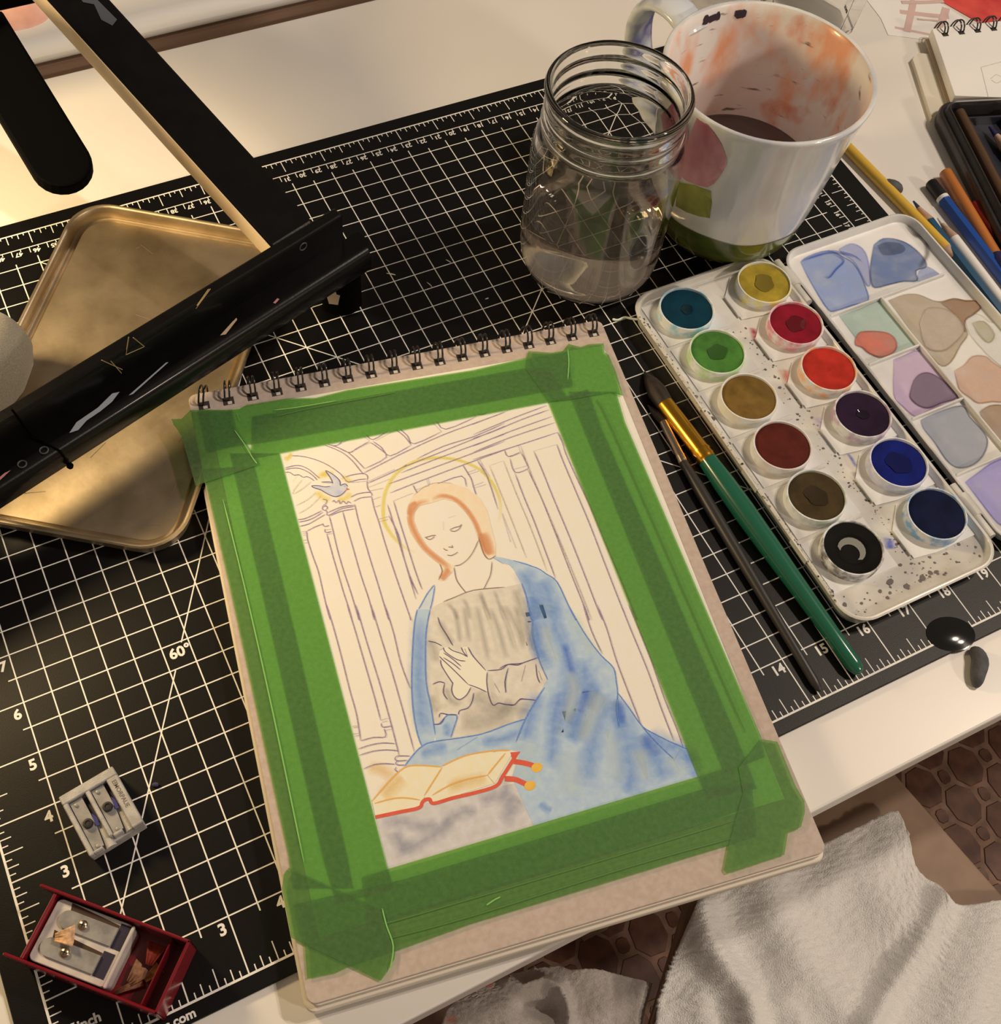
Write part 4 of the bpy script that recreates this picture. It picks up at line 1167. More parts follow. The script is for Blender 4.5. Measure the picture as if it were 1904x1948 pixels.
blob('paint_stain', (166, 124, 90), T(5, '1390 790 1500 755 1600 775 1690 775 1730 830 1670 890 1600 940 1600 1040 1560 950 1480 860'), z0 + .0003, (120, 78, 50), .7)
blob('paint_stain', (206, 180, 154), T(5, '1210 960 1260 850 1340 830 1450 850 1550 930 1590 1030 1500 1140 1400 1200 1260 1160'), z0 + .0004, (160, 128, 100), .6)
blob('paint_stain', (196, 162, 172), T(6, '0 310 60 290 190 250 300 390 460 590 330 640 240 680 160 720 60 640 0 560'), z0, (160, 116, 130))
blob('paint_stain', (128, 104, 112), T(6, '140 460 180 420 240 405 320 440 400 510 450 580 340 620 250 655 180 640 130 600 115 560'), z0 + .0003, (84, 62, 74))
blob('paint_stain', (160, 154, 150), T(6, '190 740 300 690 480 640 540 720 640 830 665 900 640 980 590 1040 520 1075 440 1075 370 1020 290 900 210 800'), z0, (92, 90, 98))
blob('paint_stain', (206, 162, 130), T(6, '430 390 500 350 560 290 650 290 700 330 760 370 830 420 840 600 700 610 600 620 540 580 470 530 450 470'), z0 + .0002, (170, 118, 84))
blob('paint_stain', (168, 134, 100), T(6, '610 680 680 640 780 640 860 700 860 900 760 920 700 820 640 760'), z0 + .0002, (130, 98, 68))
blob('paint_stain', (168, 150, 182), T(7, '1450 880 1560 800 1700 700 1830 640 1990 560 2060 800 2060 1300 1900 1330 1780 1290 1640 1120 1540 990'), z0, (120, 98, 150))
blob('paint_stain', (222, 210, 186), T(5, '1600 940 1660 880 1740 900 1830 960 1960 900 2060 1200 1960 1350 1820 1260 1740 1180 1640 1060'), z0 + .0001, (190, 172, 140), .9)
blob('paint_stain', (184, 166, 128), T(5, '1660 960 1760 950 1850 1060 1800 1130 1720 1060'), z0 + .0005, (150, 130, 92), .7)
m_spk = mat('splatter_dark', (96, 80, 68), .6)
mb = MB()
def splat(x, y, r, z):
    n = 8
    mb.poly([(x + r * random.uniform(.7, 1.2) * math.cos(2 * PI * k / n), y + r * random.uniform(.7, 1.2) * math.sin(2 * PI * k / n), z) for k in range(n)])
for k in range(170):
    splat(random.gauss(.4445, .0032), random.uniform(.03, .205), abs(random.gauss(0, .00035)) + .00012, ZFL + .00015)
for k in range(60):
    splat(random.uniform(.399, .481), random.uniform(.0275, .0395), abs(random.gauss(0, .0004)) + .0001, ZFL + .0002)
for u, v, r in ((1588, 1108, .0018), (1693, 1107, .0020), (1725, 1116, .0016), (1755, 1100, .0017), (1770, 1090, .0014), (1712, 1075, .0010), (1607, 1150, .0012), (1674, 1125, .0011)):
    p = at(u, v, ZFL); splat(p.x, p.y, r, ZFL + .0003)
for k in range(90):
    y = random.uniform(.035, .235)
    splat(TX0 + .0034 + random.gauss(0, .0004), y, abs(random.gauss(0, .0005)) + .0001, .0088 if random.random() < .0 else ZFL + .0008 + .0002)
o = mb.build('paint_splatter', m_spk, pal); o['kind'] = 'stuff'
mb = MB()
for k in range(120):
    t = random.random()
    splat(TX0 + .0009 + random.gauss(0, .0005), .036 + t * .197, abs(random.gauss(0, .0004)) + .0001, .01045)
o = mb.build('rim_grime', m_grime, pal); o['kind'] = 'stuff'
def sp2(c, lst, k=.8):
    mb = MB()
    for n_, (q, wd) in enumerate(lst):
        mb = MB(); mb.band([at(u, v, ZFL + .0004 + n_ * .00002) for u, v in smoothp(q)], wd, soft=True)
        mb.build('paint_stain', soft(c, k, .6, 300), pal)
sp2((168, 40, 60), [([(1432, 622), (1440, 645), (1452, 662)], .006), ([(1430, 650), (1438, 660)], .004), ([(1470, 655), (1490, 668)], .004)], 1)
sp2((206, 110, 80), [([(1490, 700), (1510, 735), (1530, 760)], .009), ([(1500, 720), (1525, 750)], .006), ([(1505, 742), (1518, 762)], .006)], .9)
sp2((190, 164, 176), [([(1555, 790), (1580, 830), (1605, 860)], .011), ([(1585, 880), (1600, 900)], .010), ([(1540, 880), (1560, 905)], .012)], .8)
sp2((70, 90, 170), [([(1612, 862), (1620, 872), (1630, 890)], .0022), ([(1640, 900), (1650, 915), (1660, 940)], .0014), ([(1690, 1022), (1692, 1035), (1696, 1045)], .007)], .9)
sp2((120, 108, 100), [([(1625, 895), (1640, 920), (1652, 945)], .006), ([(1650, 965), (1655, 955)], .007), ([(1690, 990), (1700, 975)], .005)], .8)
sp2((150, 60, 54), [([(1696, 980), (1702, 985)], .003), ([(1713, 985), (1718, 1000)], .003), ([(1798, 1057), (1806, 1060)], .003), ([(1826, 1060), (1834, 1067)], .004), ([(1748, 1062), (1758, 1068)], .003), ([(1740, 1075), (1755, 1073)], .0014)], .95)
sp2((156, 136, 90), [([(1383, 560), (1392, 575), (1398, 588)], .007)], .7)

# ------------------------------------------------------------------ brushes
def brush(label, tip, fer, end, hnd, rb, rf, rh, re, mh, mf, mbr, tilt=0.0):
    """points are pixels on the mat; the brush rests on its thickest part"""
    A = at(*tip, rb * .5); B = at(*fer[0], rf); Cc = at(*fer[1], rf); D = at(*end, re)
    A = Vector((A.x, A.y, .0011)); B.z = rf + tilt; Cc.z = rf + tilt; D.z = re + .0002
    t = thing('paint_brush', label, 'paint brush', tuple(Cc), 0, 'brushes lying on the mat')
    def along(P0, P1, ts, rs): return [P0.lerp(P1, q) for q in ts], rs
    p, r = along(A, B, (0, .12, .35, .65, .9, 1.04), (.0002, rb * .35, rb * .8, rb * 1.08, rb, rf * .93))
    mb = MB(); mb.tube(p, r, 18); mb.build('bristles', mbr, t, smooth=60)
    p, r = along(B, Cc, (0, .02, .5, .82, .86, .90, .94, .97, 1), (rf * .93, rf * .97, rf, rf * 1.02, rf * 1.12, rf * 1.02, rf * 1.10, rf * 1.03, rf * 1.03))
    mb = MB(); mb.tube(p, r, 24); mb.build('ferrule', mf, t, smooth=35)
    p, r = along(Cc, D, (0, .04, .12, .25, .42, .62, .82, .96, .99, 1.0), (rf * 1.0, rf * 1.05, rh * .97, rh, rh * .93, rh * .80, rh * .70, re * 1.05, re * .75, re * .2))
    mb = MB(); mb.tube(p, r, 24); mb.build('handle', mh, t, smooth=60)
m_gold = mat('gold_ferrule', (226, 172, 62), .24, 1.0, raw=True)
m_silver = mat('silver_ferrule', (186, 172, 156), .28, 1.0, raw=True)
m_bris = mat('bristle_brown', (48, 34, 24), .6, c2=(30, 20, 14), nscale=600, stretch=(1, .15, 1))
brush('large paint brush with a green handle and gold ferrule, beside the palette', (1226, 704), ((1264, 768), (1346, 876)), (1636, 1282), None, .0050, .0050, .0060, .0038, mat('green_lacquer', (26, 84, 58), .22, coat=.5), m_gold, m_bris)
brush('thin paint brush with a black handle and silver ferrule, next to the green one', (1232, 770), ((1262, 803), (1300, 880)), (1560, 1316), None, .0022, .0025, .0034, .0022, mat('black_lacquer', (44, 38, 34), .42), m_silver, m_bris)

# ------------------------------------------------------------------ pencils right of the palette
m_wood = mat('pencil_wood', (190, 146, 112), .7, c2=(172, 126, 92), nscale=200)
def pencil(label, p0, p1, r, c, tip=None, core=None, z=-.002, cap=None, band=None, tip_end=None, rough=.35, lead_k=.35, group='loose pencils right of the palette', six=True):
    """p0: end (pixel), p1: sharpened tip (pixel)"""
    A, B = (Vector(q) if len(q) == 3 else at(*q, z + r) for q in (p0, p1))
    if len(p0) != 3: A.z = z + r * .98
    if len(p1) != 3: B.z = z + r * .98
    t = thing('pencil', label, 'pencil', tuple((A + B) / 2), 0, group)
    d = (B - A)
    L = d.length
    d.normalize()
    cl = r * 5.2 if core else 0
    s0 = A
    nseg = 6 if six else 20
    if cap:
        cL, cc = cap
        mb = MB(); mb.tube([A, A + d * .0006, A + d * .0018, A + d * cL], [r * .55, r * .85, r, r], 20); mb.build('end_cap', cc, t, smooth=50)
        s0 = A + d * cL
        if band:
            mb = MB(); mb.tube([s0, s0 + d * .0024], r * 1.03, 20); mb.build('band', band, t, smooth=50)
            s0 = s0 + d * .0024
    e0 = B - d * cl
    mb = MB(); mb.tube([s0, s0 + d * .0003, e0], [r * .96, r, r], nseg); mb.build('barrel', mat('barrel_%d_%d_%d' % c, c, rough, coat=.3), t, smooth=50)
    if core:
        mid = e0.lerp(B, 1 - lead_k)
        mb = MB(); mb.tube([e0, mid], [r * .99, r * (lead_k * .95 + .05)], 20); mb.build('wood_cone', m_wood, t, smooth=50)
        mb = MB(); mb.tube([mid, B - d * .0004, B], [r * (lead_k * .95 + .05), r * .16, r * .05], 16); mb.build('lead', mat('lead_%d_%d_%d' % core, core, .5), t, smooth=50)
pencil('long yellow pencil with a bright yellow point, along the palette lid', (1590, 258), (1838, 512), .0036, (216, 162, 54), core=(236, 220, 50), six=False)
pencil('dark teal pencil with its sharpened grey-blue point beside the yellow pencil', (1985, 706), (1737, 382), .0036, (22, 66, 86), core=(52, 60, 74))
pencil('white pencil with a white point, between the teal and the blue pencil', (1960, 645), (1783, 414), .0036, (226, 216, 196), core=(232, 224, 208), lead_k=.3, six=False)
pencil('blue pencil with a black end cap and a white ring', (1769, 346), (1985, 628), .0039, (20, 66, 126), cap=(.0145, mat('cap_black', (22, 18, 18), .4)), band=mat('band_white', (222, 214, 196), .4))
pencil('orange brown pencil with a blunt dark navy end, right of the blue one', (1798, 328), (1893, 486), .0040, (188, 106, 44), six=False, rough=.4)
pencil('dark red pencil lying against the black pencil tin', (1853, 388), (1960, 545), .0036, (132, 26, 28))
nv = at(1893, 488, .002)
mb = MB()
dd = (at(1893, 486, .002) - at(1798, 328, .002)).normalized()
mb.tube([nv - dd * .001, nv + dd * .004, nv + dd * .014, nv + dd * .020], [.0040, .0052, .0050, .003], 12)
o = mb.build('eraser', mat('navy_rubber', (26, 24, 62), .7, bump=.6, bscale=900), smooth=60)
for q in o.data.vertices: q.co -= nv
o.location = nv
tag(o, 'dark navy rubber bit at the lower end of the orange brown pencil', 'eraser')

# ------------------------------------------------------------------ open black pencil tin
m_case = mat('case_black', (46, 38, 34), .38, c2=(36, 30, 27), nscale=120, coat=.2)
m_cin = mat('case_inside', (40, 38, 42), .3, coat=.3)
ca = math.atan2(-.295, .955)
CO = Vector((.6690, .3165, -.002))
CF = Matrix.Translation(CO) @ Matrix.Rotation(ca, 4, 'Z')
case = thing('pencil_tin', 'open black metal pencil tin with rounded corners at the right edge', 'pencil tin', tuple(CO), ca)
def tray_rows(rows, x0, x1, y0, y1, r):
    vs, fs, rings = [], [], []
    for d, z in rows:
        p = rrect(x0 + d, x1 - d, y0 + d, y1 - d, max(.003, r - d), 8)
        rings.append([len(vs) + i for i in range(len(p))])
        vs += [(x, y, z) for x, y in p]
    for A, B in zip(rings, rings[1:]):
        n = len(A)
        for k in range(n): fs.append((A[k], A[(k + 1) % n], B[(k + 1) % n], B[k]))
    fs.append(tuple(rings[-1])); fs.append(tuple(reversed(rings[0])))
    mb = MB(); mb.add(vs, fs)
    return mb
tray_rows([(.0030, 0), (.0010, .0006), (.0002, .0030), (0, .0100), (.0008, .0112), (.0034, .0114), (.0040, .0122), (.0044, .0150), (.0052, .0158), (.0062, .0154), (.0066, .0140), (.0070, .0030), (.0080, .0022)], -.001, .115, -.190, .0005, .013).build('case_body', m_case, case, local=True, smooth=45)
mb = MB(); mb.prism(rrect(.0082, .106, -.181, -.0150, .004), .0023, .0034); mb.build('liner', m_cin, case, local=True)
mb = MB(); mb.box(.0085, .105, -.0150, -.0135, .0023, .0095); mb.build('liner', m_cin, case, local=True)
def cpt(x, y, z): return tuple(CF @ Vector((x, y, z)))
pencil('dark brown pencil along the left wall inside the black tin', cpt(.0135, -.010, .0105), cpt(.0135, -.176, .0105), .0036, (88, 58, 34), group='pencils inside the black tin', six=False)
pencil('black pencil with a purple point inside the black tin', cpt(.052, -.135, .0078), cpt(.0315, -.0215, .0078), .0040, (18, 16, 16), core=(44, 34, 78), group='pencils inside the black tin', lead_k=.45)
pencil('crimson pencil in the top corner inside the black tin', cpt(.062, -.120, .0078), cpt(.047, -.0112, .0078), .0038, (132, 22, 44), group='pencils inside the black tin')

# ------------------------------------------------------------------ second spiral pad at the top right, papers under it
m_white = mat('white_page', (232, 218, 196), .85, bump=.1, bscale=2000)
def quad_thing(name, label, cat, pts, z0, z1, m, group=None):
    c0 = sum((Vector((x, y, 0)) for x, y in pts), Vector()) / len(pts)
    mb = MB(); mb.prism([(x - c0.x, y - c0.y) for x, y in pts], 0, z1 - z0)
    o = mb.build(name, m)
    o.location = (c0.x, c0.y, z0)
    return tag(o, label, cat, group)
np_ = [(.7135, .3790), (.6850, .3165), (.775, .2760), (.8250, .3560)]
nb = thing('small_sketchbook', 'white spiral-bound sketchbook with black wire rings in the top right corner', 'sketchbook', (.745, .335, -.002))
np_ = [np_[1], np_[2], np_[3], np_[0]]
mb = MB(); mb.prism(np_, .0030, .0100); mb.build('pages', m_white, nb, bev=.0004)
mb = MB(); mb.prism([(x - .003, y - .001) for x, y in np_], .0018, .0029); mb.build('cover', mat('tan_card', (170, 140, 110), .8), nb)
a_, b_ = Vector((*np_[3], 0)), Vector((*np_[2], 0))
dv = (b_ - a_).normalized()
nn = Vector((-dv.y, dv.x, 0))
for k in range(9):
    p = a_ + dv * (.0065 + k * .0127) - nn * .0042
    mb = MB()
    for e in (-.0012, .0012):
        mb.tube([p + dv * (e + .0010 * math.sin(q * PI / 10)) + nn * (.0058 * math.cos(q * PI / 10) + .0022) + Vector((0, 0, .0072 + .0078 * math.sin(q * PI / 10))) for q in range(21)], .00055, 6, caps=False)
    mb.build('wire_ring', m_wire, nb, smooth=60)
    mb = MB(); h0 = p - nn * .0034
    mb.prism([(h0 - dv * .0022 - nn * .0018)[:2], (h0 + dv * .0022 - nn * .0018)[:2], (h0 + dv * .0022 + nn * .0018)[:2], (h0 - dv * .0022 + nn * .0018)[:2]], .0100, .01012)
    mb.build('punch_hole', m_hole, nb)
mb = MB()
for q in ([(1866, 128), (1880, 185)], [(1866, 128), (1910, 116)], [(1884, 150), (1895, 142), (1904, 146)], [(1886, 152), (1896, 158), (1906, 152)]):
    mb.band([at(u, v, .01008) for u, v in smoothp(q)], .0004)
mb.build('sketch_lines', m_grey, nb)
quad_thing('book', 'closed cream notebook with rounded spine under the white sketchbook', 'notebook', [(.6905, .3655), (.6660, .3115), (.6830, .3040), (.7080, .3560), (.7065, .3640), (.6980, .3690)], -.0019, .0016, mat('cream_cover', (206, 184, 152), .6))
quad_thing('paper', 'red painted sheet of paper behind the top right sketchbook', 'paper', [(.7520, .4180), (.7640, .3865), (.7700, .3700), (.8500, .3700), (.8500, .4600), (.7640, .4600)], -.0019, -.0015, mat('red_wash', (214, 74, 58), .75, c2=(188, 46, 40), nscale=45, ndetail=5))
pp = quad_thing('paper', 'white sheet with dusky pink lattice bands across it behind the clear tumbler', 'paper', [(.6990, .4130), (.6930, .3960), (.7200, .3790), (.7480, .3860), (.7600, .3840), (.7500, .4180), (.7600, .4620), (.7050, .4620)], -.0019, -.00165, mat('sheet_white', (226, 206, 182), .8))
mb = MB()  # dusky pink crossing bands, laid flat over the white sheet
for q, wd in (([(1702, 52), (1740, 60), (1790, 70)], .0026), ([(1712, 22), (1760, 28), (1805, 32)], .0045), ([(1725, 60), (1732, 30), (1738, 0)], .0050), ([(1775, 68), (1792, 40), (1800, 15)], .0055), ([(1745, 36), (1790, 40)], .0018), ([(1715, 4), (1760, 4), (1795, 2)], .0035)):
    mb.band([at(u, v, -.0016 + len(mb.v) * .000003) for u, v in smoothp(q)], wd)
o = mb.build('lattice_bands', mat('dusky_pink', (202, 160, 138), .8), pp)
WMt = pp.location
for q in o.data.vertices: q.co -= Vector(WMt)

# ------------------------------------------------------------------ double metal sharpener
m_met = mat('cast_metal', (176, 160, 142), .5, .2, c2=(156, 142, 126), nscale=200, bump=.15, bscale=1500, spec=.3)
m_bld = mat('blade_steel', (156, 142, 126), .42, .25, c2=(128, 116, 104), nscale=160)
m_scr = mat('screw_black', (34, 28, 26), .5)
sa = math.radians(9.0)
so = Vector((.0336, .0695, 0))
sh = thing('metal_sharpener', 'grey metal sharpener with two blades on the mat below the 5', 'pencil sharpener', tuple(so), sa)
SW, SL, SH = .0246, .0300, .0112
mb = MB(); mb.box(0, SW, .0012, SL, .0002, .0072); mb.build('body', m_met, sh, local=True, bev=.0005)
def sb(x0, x1, y0, y1, z0, z1, nm='body_rail', m=None, b=.0004):
    mb = MB(); mb.box(x0, x1, y0, y1, z0, z1)
    return mb.build(nm, m or m_met, sh, local=True, bev=b, seg=1)
sb(0, .0022, 0, SL - .0042, .0070, SH); sb(.0100, .0120, .0030, SL - .0042, .0070, SH); sb(.0196, SW, .0010, SL - .0042, .0070, SH); sb(0, SW, SL - .0042, SL, .0070, SH)
sb(.0020, .0062, 0, .0012, .0070, SH); sb(.0118, .0160, .0020, .0034, .0070, SH)
for x, y in ((.0024, .0016), (.0122, .0036)):
    mb = MB(); mb.prism([(x, y), (x + .0044, y), (x + .0056, y + .010), (x + .0056, y + .0235 - (.002 if x > .01 else 0)), (x + .0002, y + .0235 - (.002 if x > .01 else 0))], .0088, .0098); b_l = mb.build('blade', m_bld, sh, local=True)
    mb = MB(); mb.lathe([(0, .0114), (.0010, .0114), (.0011, .0118), (.0019, .0117), (.0021, .0112), (.0021, .0097)], 20, (x + .0030, y + .0115, 0)); mb.build('screw', m_scr, sh, local=True, smooth=40)
    for yy in (.0008, .0215 if x < .01 else .0198):
        mb = MB(); mb.lathe([(0, .0106), (.0007, .0104), (.0008, .0088)], 12, (x + .0022, y + yy, 0)); mb.build('rivet', m_bld, sh, local=True, smooth=40)
    mb = MB(); mb.prism([(x + .0057, y + .004), (x + .0074, y + .001), (x + .0074, y + .0235), (x + .0057, y + .0235)], .0073, .0076); mb.build('throat', mat('throat_dark', (34, 28, 40), .6), sh, local=True)
    mb = MB(); mb.tube([(x + .0066, y - .002, .0074), (x + .0066, y + .010, .0078)], [.0024, .0012], 16); mb.build('throat', m_met, sh, local=True, smooth=50)
    mb = MB(); mb.prism([(x + .0052, y + .009), (x + .0066, y + .0085), (x + .0072, y + .0120), (x + .0060, y + .0150)], .0099, .0102); mb.build('graphite', mat('blue_dust', (52, 48, 96), .8), sh, local=True)
tm = text_mesh([('EIMORPAUE', .0222, .0170, SH + .00006, .0019, -PI / 2)], .02)
tm.build('embossed_letters', mat('emboss', (98, 84, 70), .6), sh, local=True)

# ------------------------------------------------------------------ red plastic sharpener box
m_red = mat('red_plastic', (112, 14, 22), .22, coat=.3)
m_redl = mat('red_edge', (150, 34, 44), .3)
rb_ = thing('sharpener_box', 'dark red plastic sharpener box without its lid, shavings inside', 'pencil sharpener', (.0136, .0649, 0))
RFr = Matrix.Translation((.0140, .0652, .0001)) @ Matrix.Rotation(-PI / 4, 4, 'Z')   # x along the long walls, y = -b
def rbx(nm, x0, x1, y0, y1, z0, z1, m=None, b=.0004, par=None):
    mb = MB(RFr); mb.box(x0, x1, -y1, -y0, z0, z1)
    return mb.build(nm, m or m_red, par or rb_, bev=b, seg=1)
BL, BW, BH = .0660, .0290, .0180
rbx('floor_plate', .006, BL, 0, BW, 0, .0015)
for y0, y1 in ((0, .0013), (BW - .0013, BW)):
    mb = MB(RFr); mb.add([(x, -y, z) for y in (y0, y1) for x, z in ((.006, 0), (BL, 0), (BL, BH), (0, BH), (.004, .010))], [(0, 1, 2, 3, 4), (9, 8, 7, 6, 5)] + [(i, i + 5, (i + 1) % 5 + 5, (i + 1) % 5) for i in range(5)])
    mb.build('side_wall', m_red, rb_, bev=.0004, seg=1)
rbx('end_wall', .0066, .0079, .0012, BW - .0012, 0, BH - .001); rbx('end_wall', BL - .0013, BL, 0, BW, 0, BH); rbx('end_wall', BL - .0085, BL - .0078, .0013, BW - .0013, 0, BH - .004)
m_blk2 = mat('sharp_block', (196, 176, 150), .5, c2=(180, 156, 140), nscale=120)
mb = MB(RFr); mb.prism(rrect(.0085, .0420, -BW + .0022, -.0020, .0024), .0016, .0140); blk = mb.build('sharpener_block', m_blk2, rb_, bev=.0003, seg=1)
mb = MB(RFr); mb.box(.0412, .0424, -BW + .0022, -.0022, .0130, .0152); mb.build('block_lip', m_blk2, rb_, bev=.0004, seg=1)
for y0, x0 in ((.0050, .0125), (.0165, .0110)):
    pts = [(x0 + .0038 - .0038 * math.sin(k * PI / 8), -(y0 + .0036 - .0036 * math.cos(k * PI / 8))) for k in range(9)] + [(x0 + .024, -(y0 + .0072)), (x0 + .024, -y0)]
    mb = MB(RFr); mb.prism([(x, y) for x, y in pts], .0142, .0151); mb.build('blade', m_bld, rb_)
    mb = MB(RFr); mb.prism([(x0 + .002, -(y0 - .0028)), (x0 + .024, -(y0 - .0012)), (x0 + .024, -(y0 + .0004)), (x0 + .003, -(y0 + .0006))], .01402, .0141); mb.build('slot', mat('slot_dark', (58, 34, 22), .6), rb_)
    mb = MB(RFr); mb.prism([(x0 + .0242, -(y0 - .0022)), (x0 + .0290, -(y0 - .0022)), (x0 + .0290, -(y0 + .0076)), (x0 + .0242, -(y0 + .0076))], .01402, .0142); mb.build('slot', mat('slot_ink', (40, 32, 44), .5), rb_)
    mb = MB(RFr); mb.lathe([(0, .0164), (.0014, .0163), (.0020, .0156), (.0021, .0150)], 18, (x0 + .0105, -(y0 + .0036), 0)); sc = mb.build('screw', mat('screw_brass', (206, 190, 160), .25, 1.0, raw=True), rb_, smooth=50)
    mb = MB(RFr)
    for a in (.5, .5 + PI / 2): mb.box(x0 + .0105 - (.0012 if a < 1 else .0002), x0 + .0105 + (.0012 if a < 1 else .0002), -(y0 + .0036) - (.0002 if a < 1 else .0012), -(y0 + .0036) + (.0002 if a < 1 else .0012), .0163, .01645)
    mb.build('slot', m_scr, sc)
def shaving(lab, fr, base, rot, c, w_, l_, curl):
    vs, fs = [], []
    F = fr @ Matrix.Translation(base) @ Matrix.Rotation(rot, 4, 'Z')
    n = 9
    for k in range(n):
        t = k / (n - 1)
        a = (t - .5) * curl
        for e in (0, 1):
            rr_ = w_ * (.35 + .65 * e)
            vs.append(F @ Vector((l_ * (e - .5), rr_ * math.sin(a), rr_ * (1 - math.cos(a)) * .55 + .0004 * (k % 2))))
    for k in range(n - 1): fs.append((2 * k, 2 * k + 2, 2 * k + 3, 2 * k + 1))
    mb = MB(); mb.add(vs, fs)
    c0 = sum(vs, Vector()) / len(vs)
    o = mb.build('pencil_shaving', mat('shav_%d_%d_%d' % c, c, .8, c2=tuple(int(q * .75) for q in c), nscale=500), smooth=60)
    for q in o.data.vertices: q.co -= c0
    o.location = c0
    md = o.modifiers.new('solid', 'SOLIDIFY'); md.thickness = .0002
    tag(o, lab, 'pencil shaving', 'shavings in the red sharpener box')
shaving('pale orange wood shaving lying across the lower blade of the red box', RFr, (.0190, -.0150, .0166), .4, (226, 166, 112), .0050, .0075, 2.0)
shaving('tan fan-shaped shaving in the red box, left of the red one', RFr, (.0490, -.0175, .0042), 1.2, (176, 118, 76), .0052, .0080, 2.2)
shaving('red shaving, uppermost in the shavings bay of the red box', RFr, (.0520, -.0085, .0062), 1.6, (176, 60, 40), .0046, .0085, 2.4)
shaving('yellow-edged shaving low in the shavings bay of the red box', RFr, (.0545, -.0150, .0040), 1.1, (196, 146, 60), .0036, .0075, 1.6)
shaving('long brown shaving slanting to the lower wall in the red box', RFr, (.0480, -.0225, .0040), .75, (160, 100, 66), .0030, .0110, 1.4)

# ------------------------------------------------------------------ small things
def lump(name, label, cat, pts, m, z, group=None):
    """soft lump: chain of (x, y, radius) spheres fused in one skin"""
    c0 = sum((Vector((p[0], p[1], 0)) for p in pts), Vector()) / len(pts)
    c0.z = z
    mb = MB()
    mb.tube([Vector((p[0], p[1], z + p[2] * .8)) - c0 for p in pts], [p[2] for p in pts], 16)
    o = mb.build(name, m, smooth=70, sub=1)
    o.location = c0
    return tag(o, label, cat, group)
m_knead = mat('kneaded_grey', (84, 78, 72), .8, c2=(64, 58, 54), nscale=140, bump=.4, bscale=500)
def lp(lst, z): return [(*at(u, v, z)[:2], r) for u, v, r in lst]
lump('kneaded_eraser', 'grey kneaded eraser bit on the white desk edge near the 19', 'eraser', lp([(1852, 1229, .0012), (1856, 1236, .0034), (1864, 1246, .0040), (1866, 1262, .0046), (1861, 1280, .0038), (1861, 1296, .0032), (1861, 1305, .001)], .002), m_knead, -.002)
lump('kneaded_eraser', 'grey kneaded eraser bit behind the yellow pencil', 'eraser', lp([(1672, 345, .0010), (1680, 347, .0036), (1698, 354, .0048), (1712, 358, .0038), (1718, 359, .001)], .002), m_knead, -.002)
ip = at(1808, 1206, 0)
mb = MB()
IFm = Matrix.Translation((ip.x, ip.y, .0001)) @ Matrix.Rotation(-.35, 4, 'Z') @ Matrix.Diagonal((1.15, .85, 1, 1))
mb = MB(IFm); mb.lathe([(0, .0011), (.004, .0010), (.008, .0006), (.0102, .0002), (.0110, .00012)], 32)
o = mb.build('ink_drop', mat('wet_black', (10, 9, 9), .04, coat=.8), smooth=70)
for q in o.data.vertices: q.co -= Vector((ip.x, ip.y, .0001))
o.location = (ip.x, ip.y, .0001)
tag(o, 'wet black drop on the mat ruler between the 17 and 18 marks', 'ink drop')
tp = at(1190, 607, 0)
mb = MB(); mb.tube([at(u, v, .0007) - tp for u, v in smoothp([(1165, 607), (1175, 609), (1188, 604), (1200, 606), (1214, 608)])], [.0004] + [.0007] * 15 + [.0004], 8)
o = mb.build('thread', mat('thread_white', (214, 206, 184), .8), smooth=60)
o.location = tp
tag(o, 'short white thread on the mat between the pad and the palette', 'thread')
m_crumb = mat('crumb', (206, 190, 160), .8)
for lab, q in (('thin cream crumb on the mat under the easel rail end', [(598, 571), (608, 570), (620, 572)]), ('tiny crumb crossing a grid line right of the easel', [(735, 520), (744, 521), (752, 523)]), ('short crumb on the mat right of the easel, nearest the jar', [(848, 494), (852, 496), (857, 499)]),
               ('slanted hair-thin crumb below the short crumb', [(812, 537), (817, 541), (821, 545)]), ('speck of eraser dust on the mat left of the jar foot', [(923, 569), (926, 568), (929, 567)])):
    c0 = at(*q[1], 0)
    mb = MB(); mb.tube([at(u, v, .0004) - c0 for u, v in q], [.0002, .0004, .0003], 6)
    o = mb.build('eraser_crumb', m_crumb); o.location = c0
    tag(o, lab, 'crumb', 'crumbs on the mat')
lump('eraser_crumb', 'dark violet crumb on the mat right of the metal sharpener', 'crumb', lp([(288, 1493, .0005), (294, 1492, .0012), (302, 1492, .0009)], .001), mat('crumb_violet', (58, 48, 72), .8), 0.0, 'crumbs on the mat')

# ------------------------------------------------------------------ stool, towel and cloth beside the desk
m_seat = mat('seat_tan', (148, 112, 82), .6, c2=(138, 104, 76), nscale=60)
ZS = -.285
stool = thing('stool', 'tan wooden seat under the white towel beside the desk', 'stool', (.44, -.06, -.735))
sp_ = [at(1308, 1712, ZS), at(1236, 1955, ZS), at(1215, 2250, ZS), at(1990, 2250, ZS), at(1996, 1808, ZS), at(1904, 1700, ZS), at(1710, 1480, ZS)]
sp_ = [(p.x, p.y) for p in sp_] + [(.515, .06), (.36, .06)]
sp_ = sp_[::-1] if sum((sp_[i - 1][0] - sp_[i][0]) * (sp_[i - 1][1] + sp_[i][1]) for i in range(len(sp_))) > 0 else sp_
mb = MB(); mb.prism(sp_, ZS - .016, ZS); mb.build('seat', m_seat, stool, bev=.002)
for x, y in ((.375, .04), (.505, .04), (.34, -.20), (.50, -.20)):
    mb = MB(); mb.box(x - .014, x + .014, y - .014, y + .014, -.735, ZS - .016); mb.build('leg', m_seat, stool)
m_terry = mat('terry_white', (238, 222, 204), .95, c2=(226, 208, 190), nscale=900, bump=.9, bscale=1100, sheen=.4)
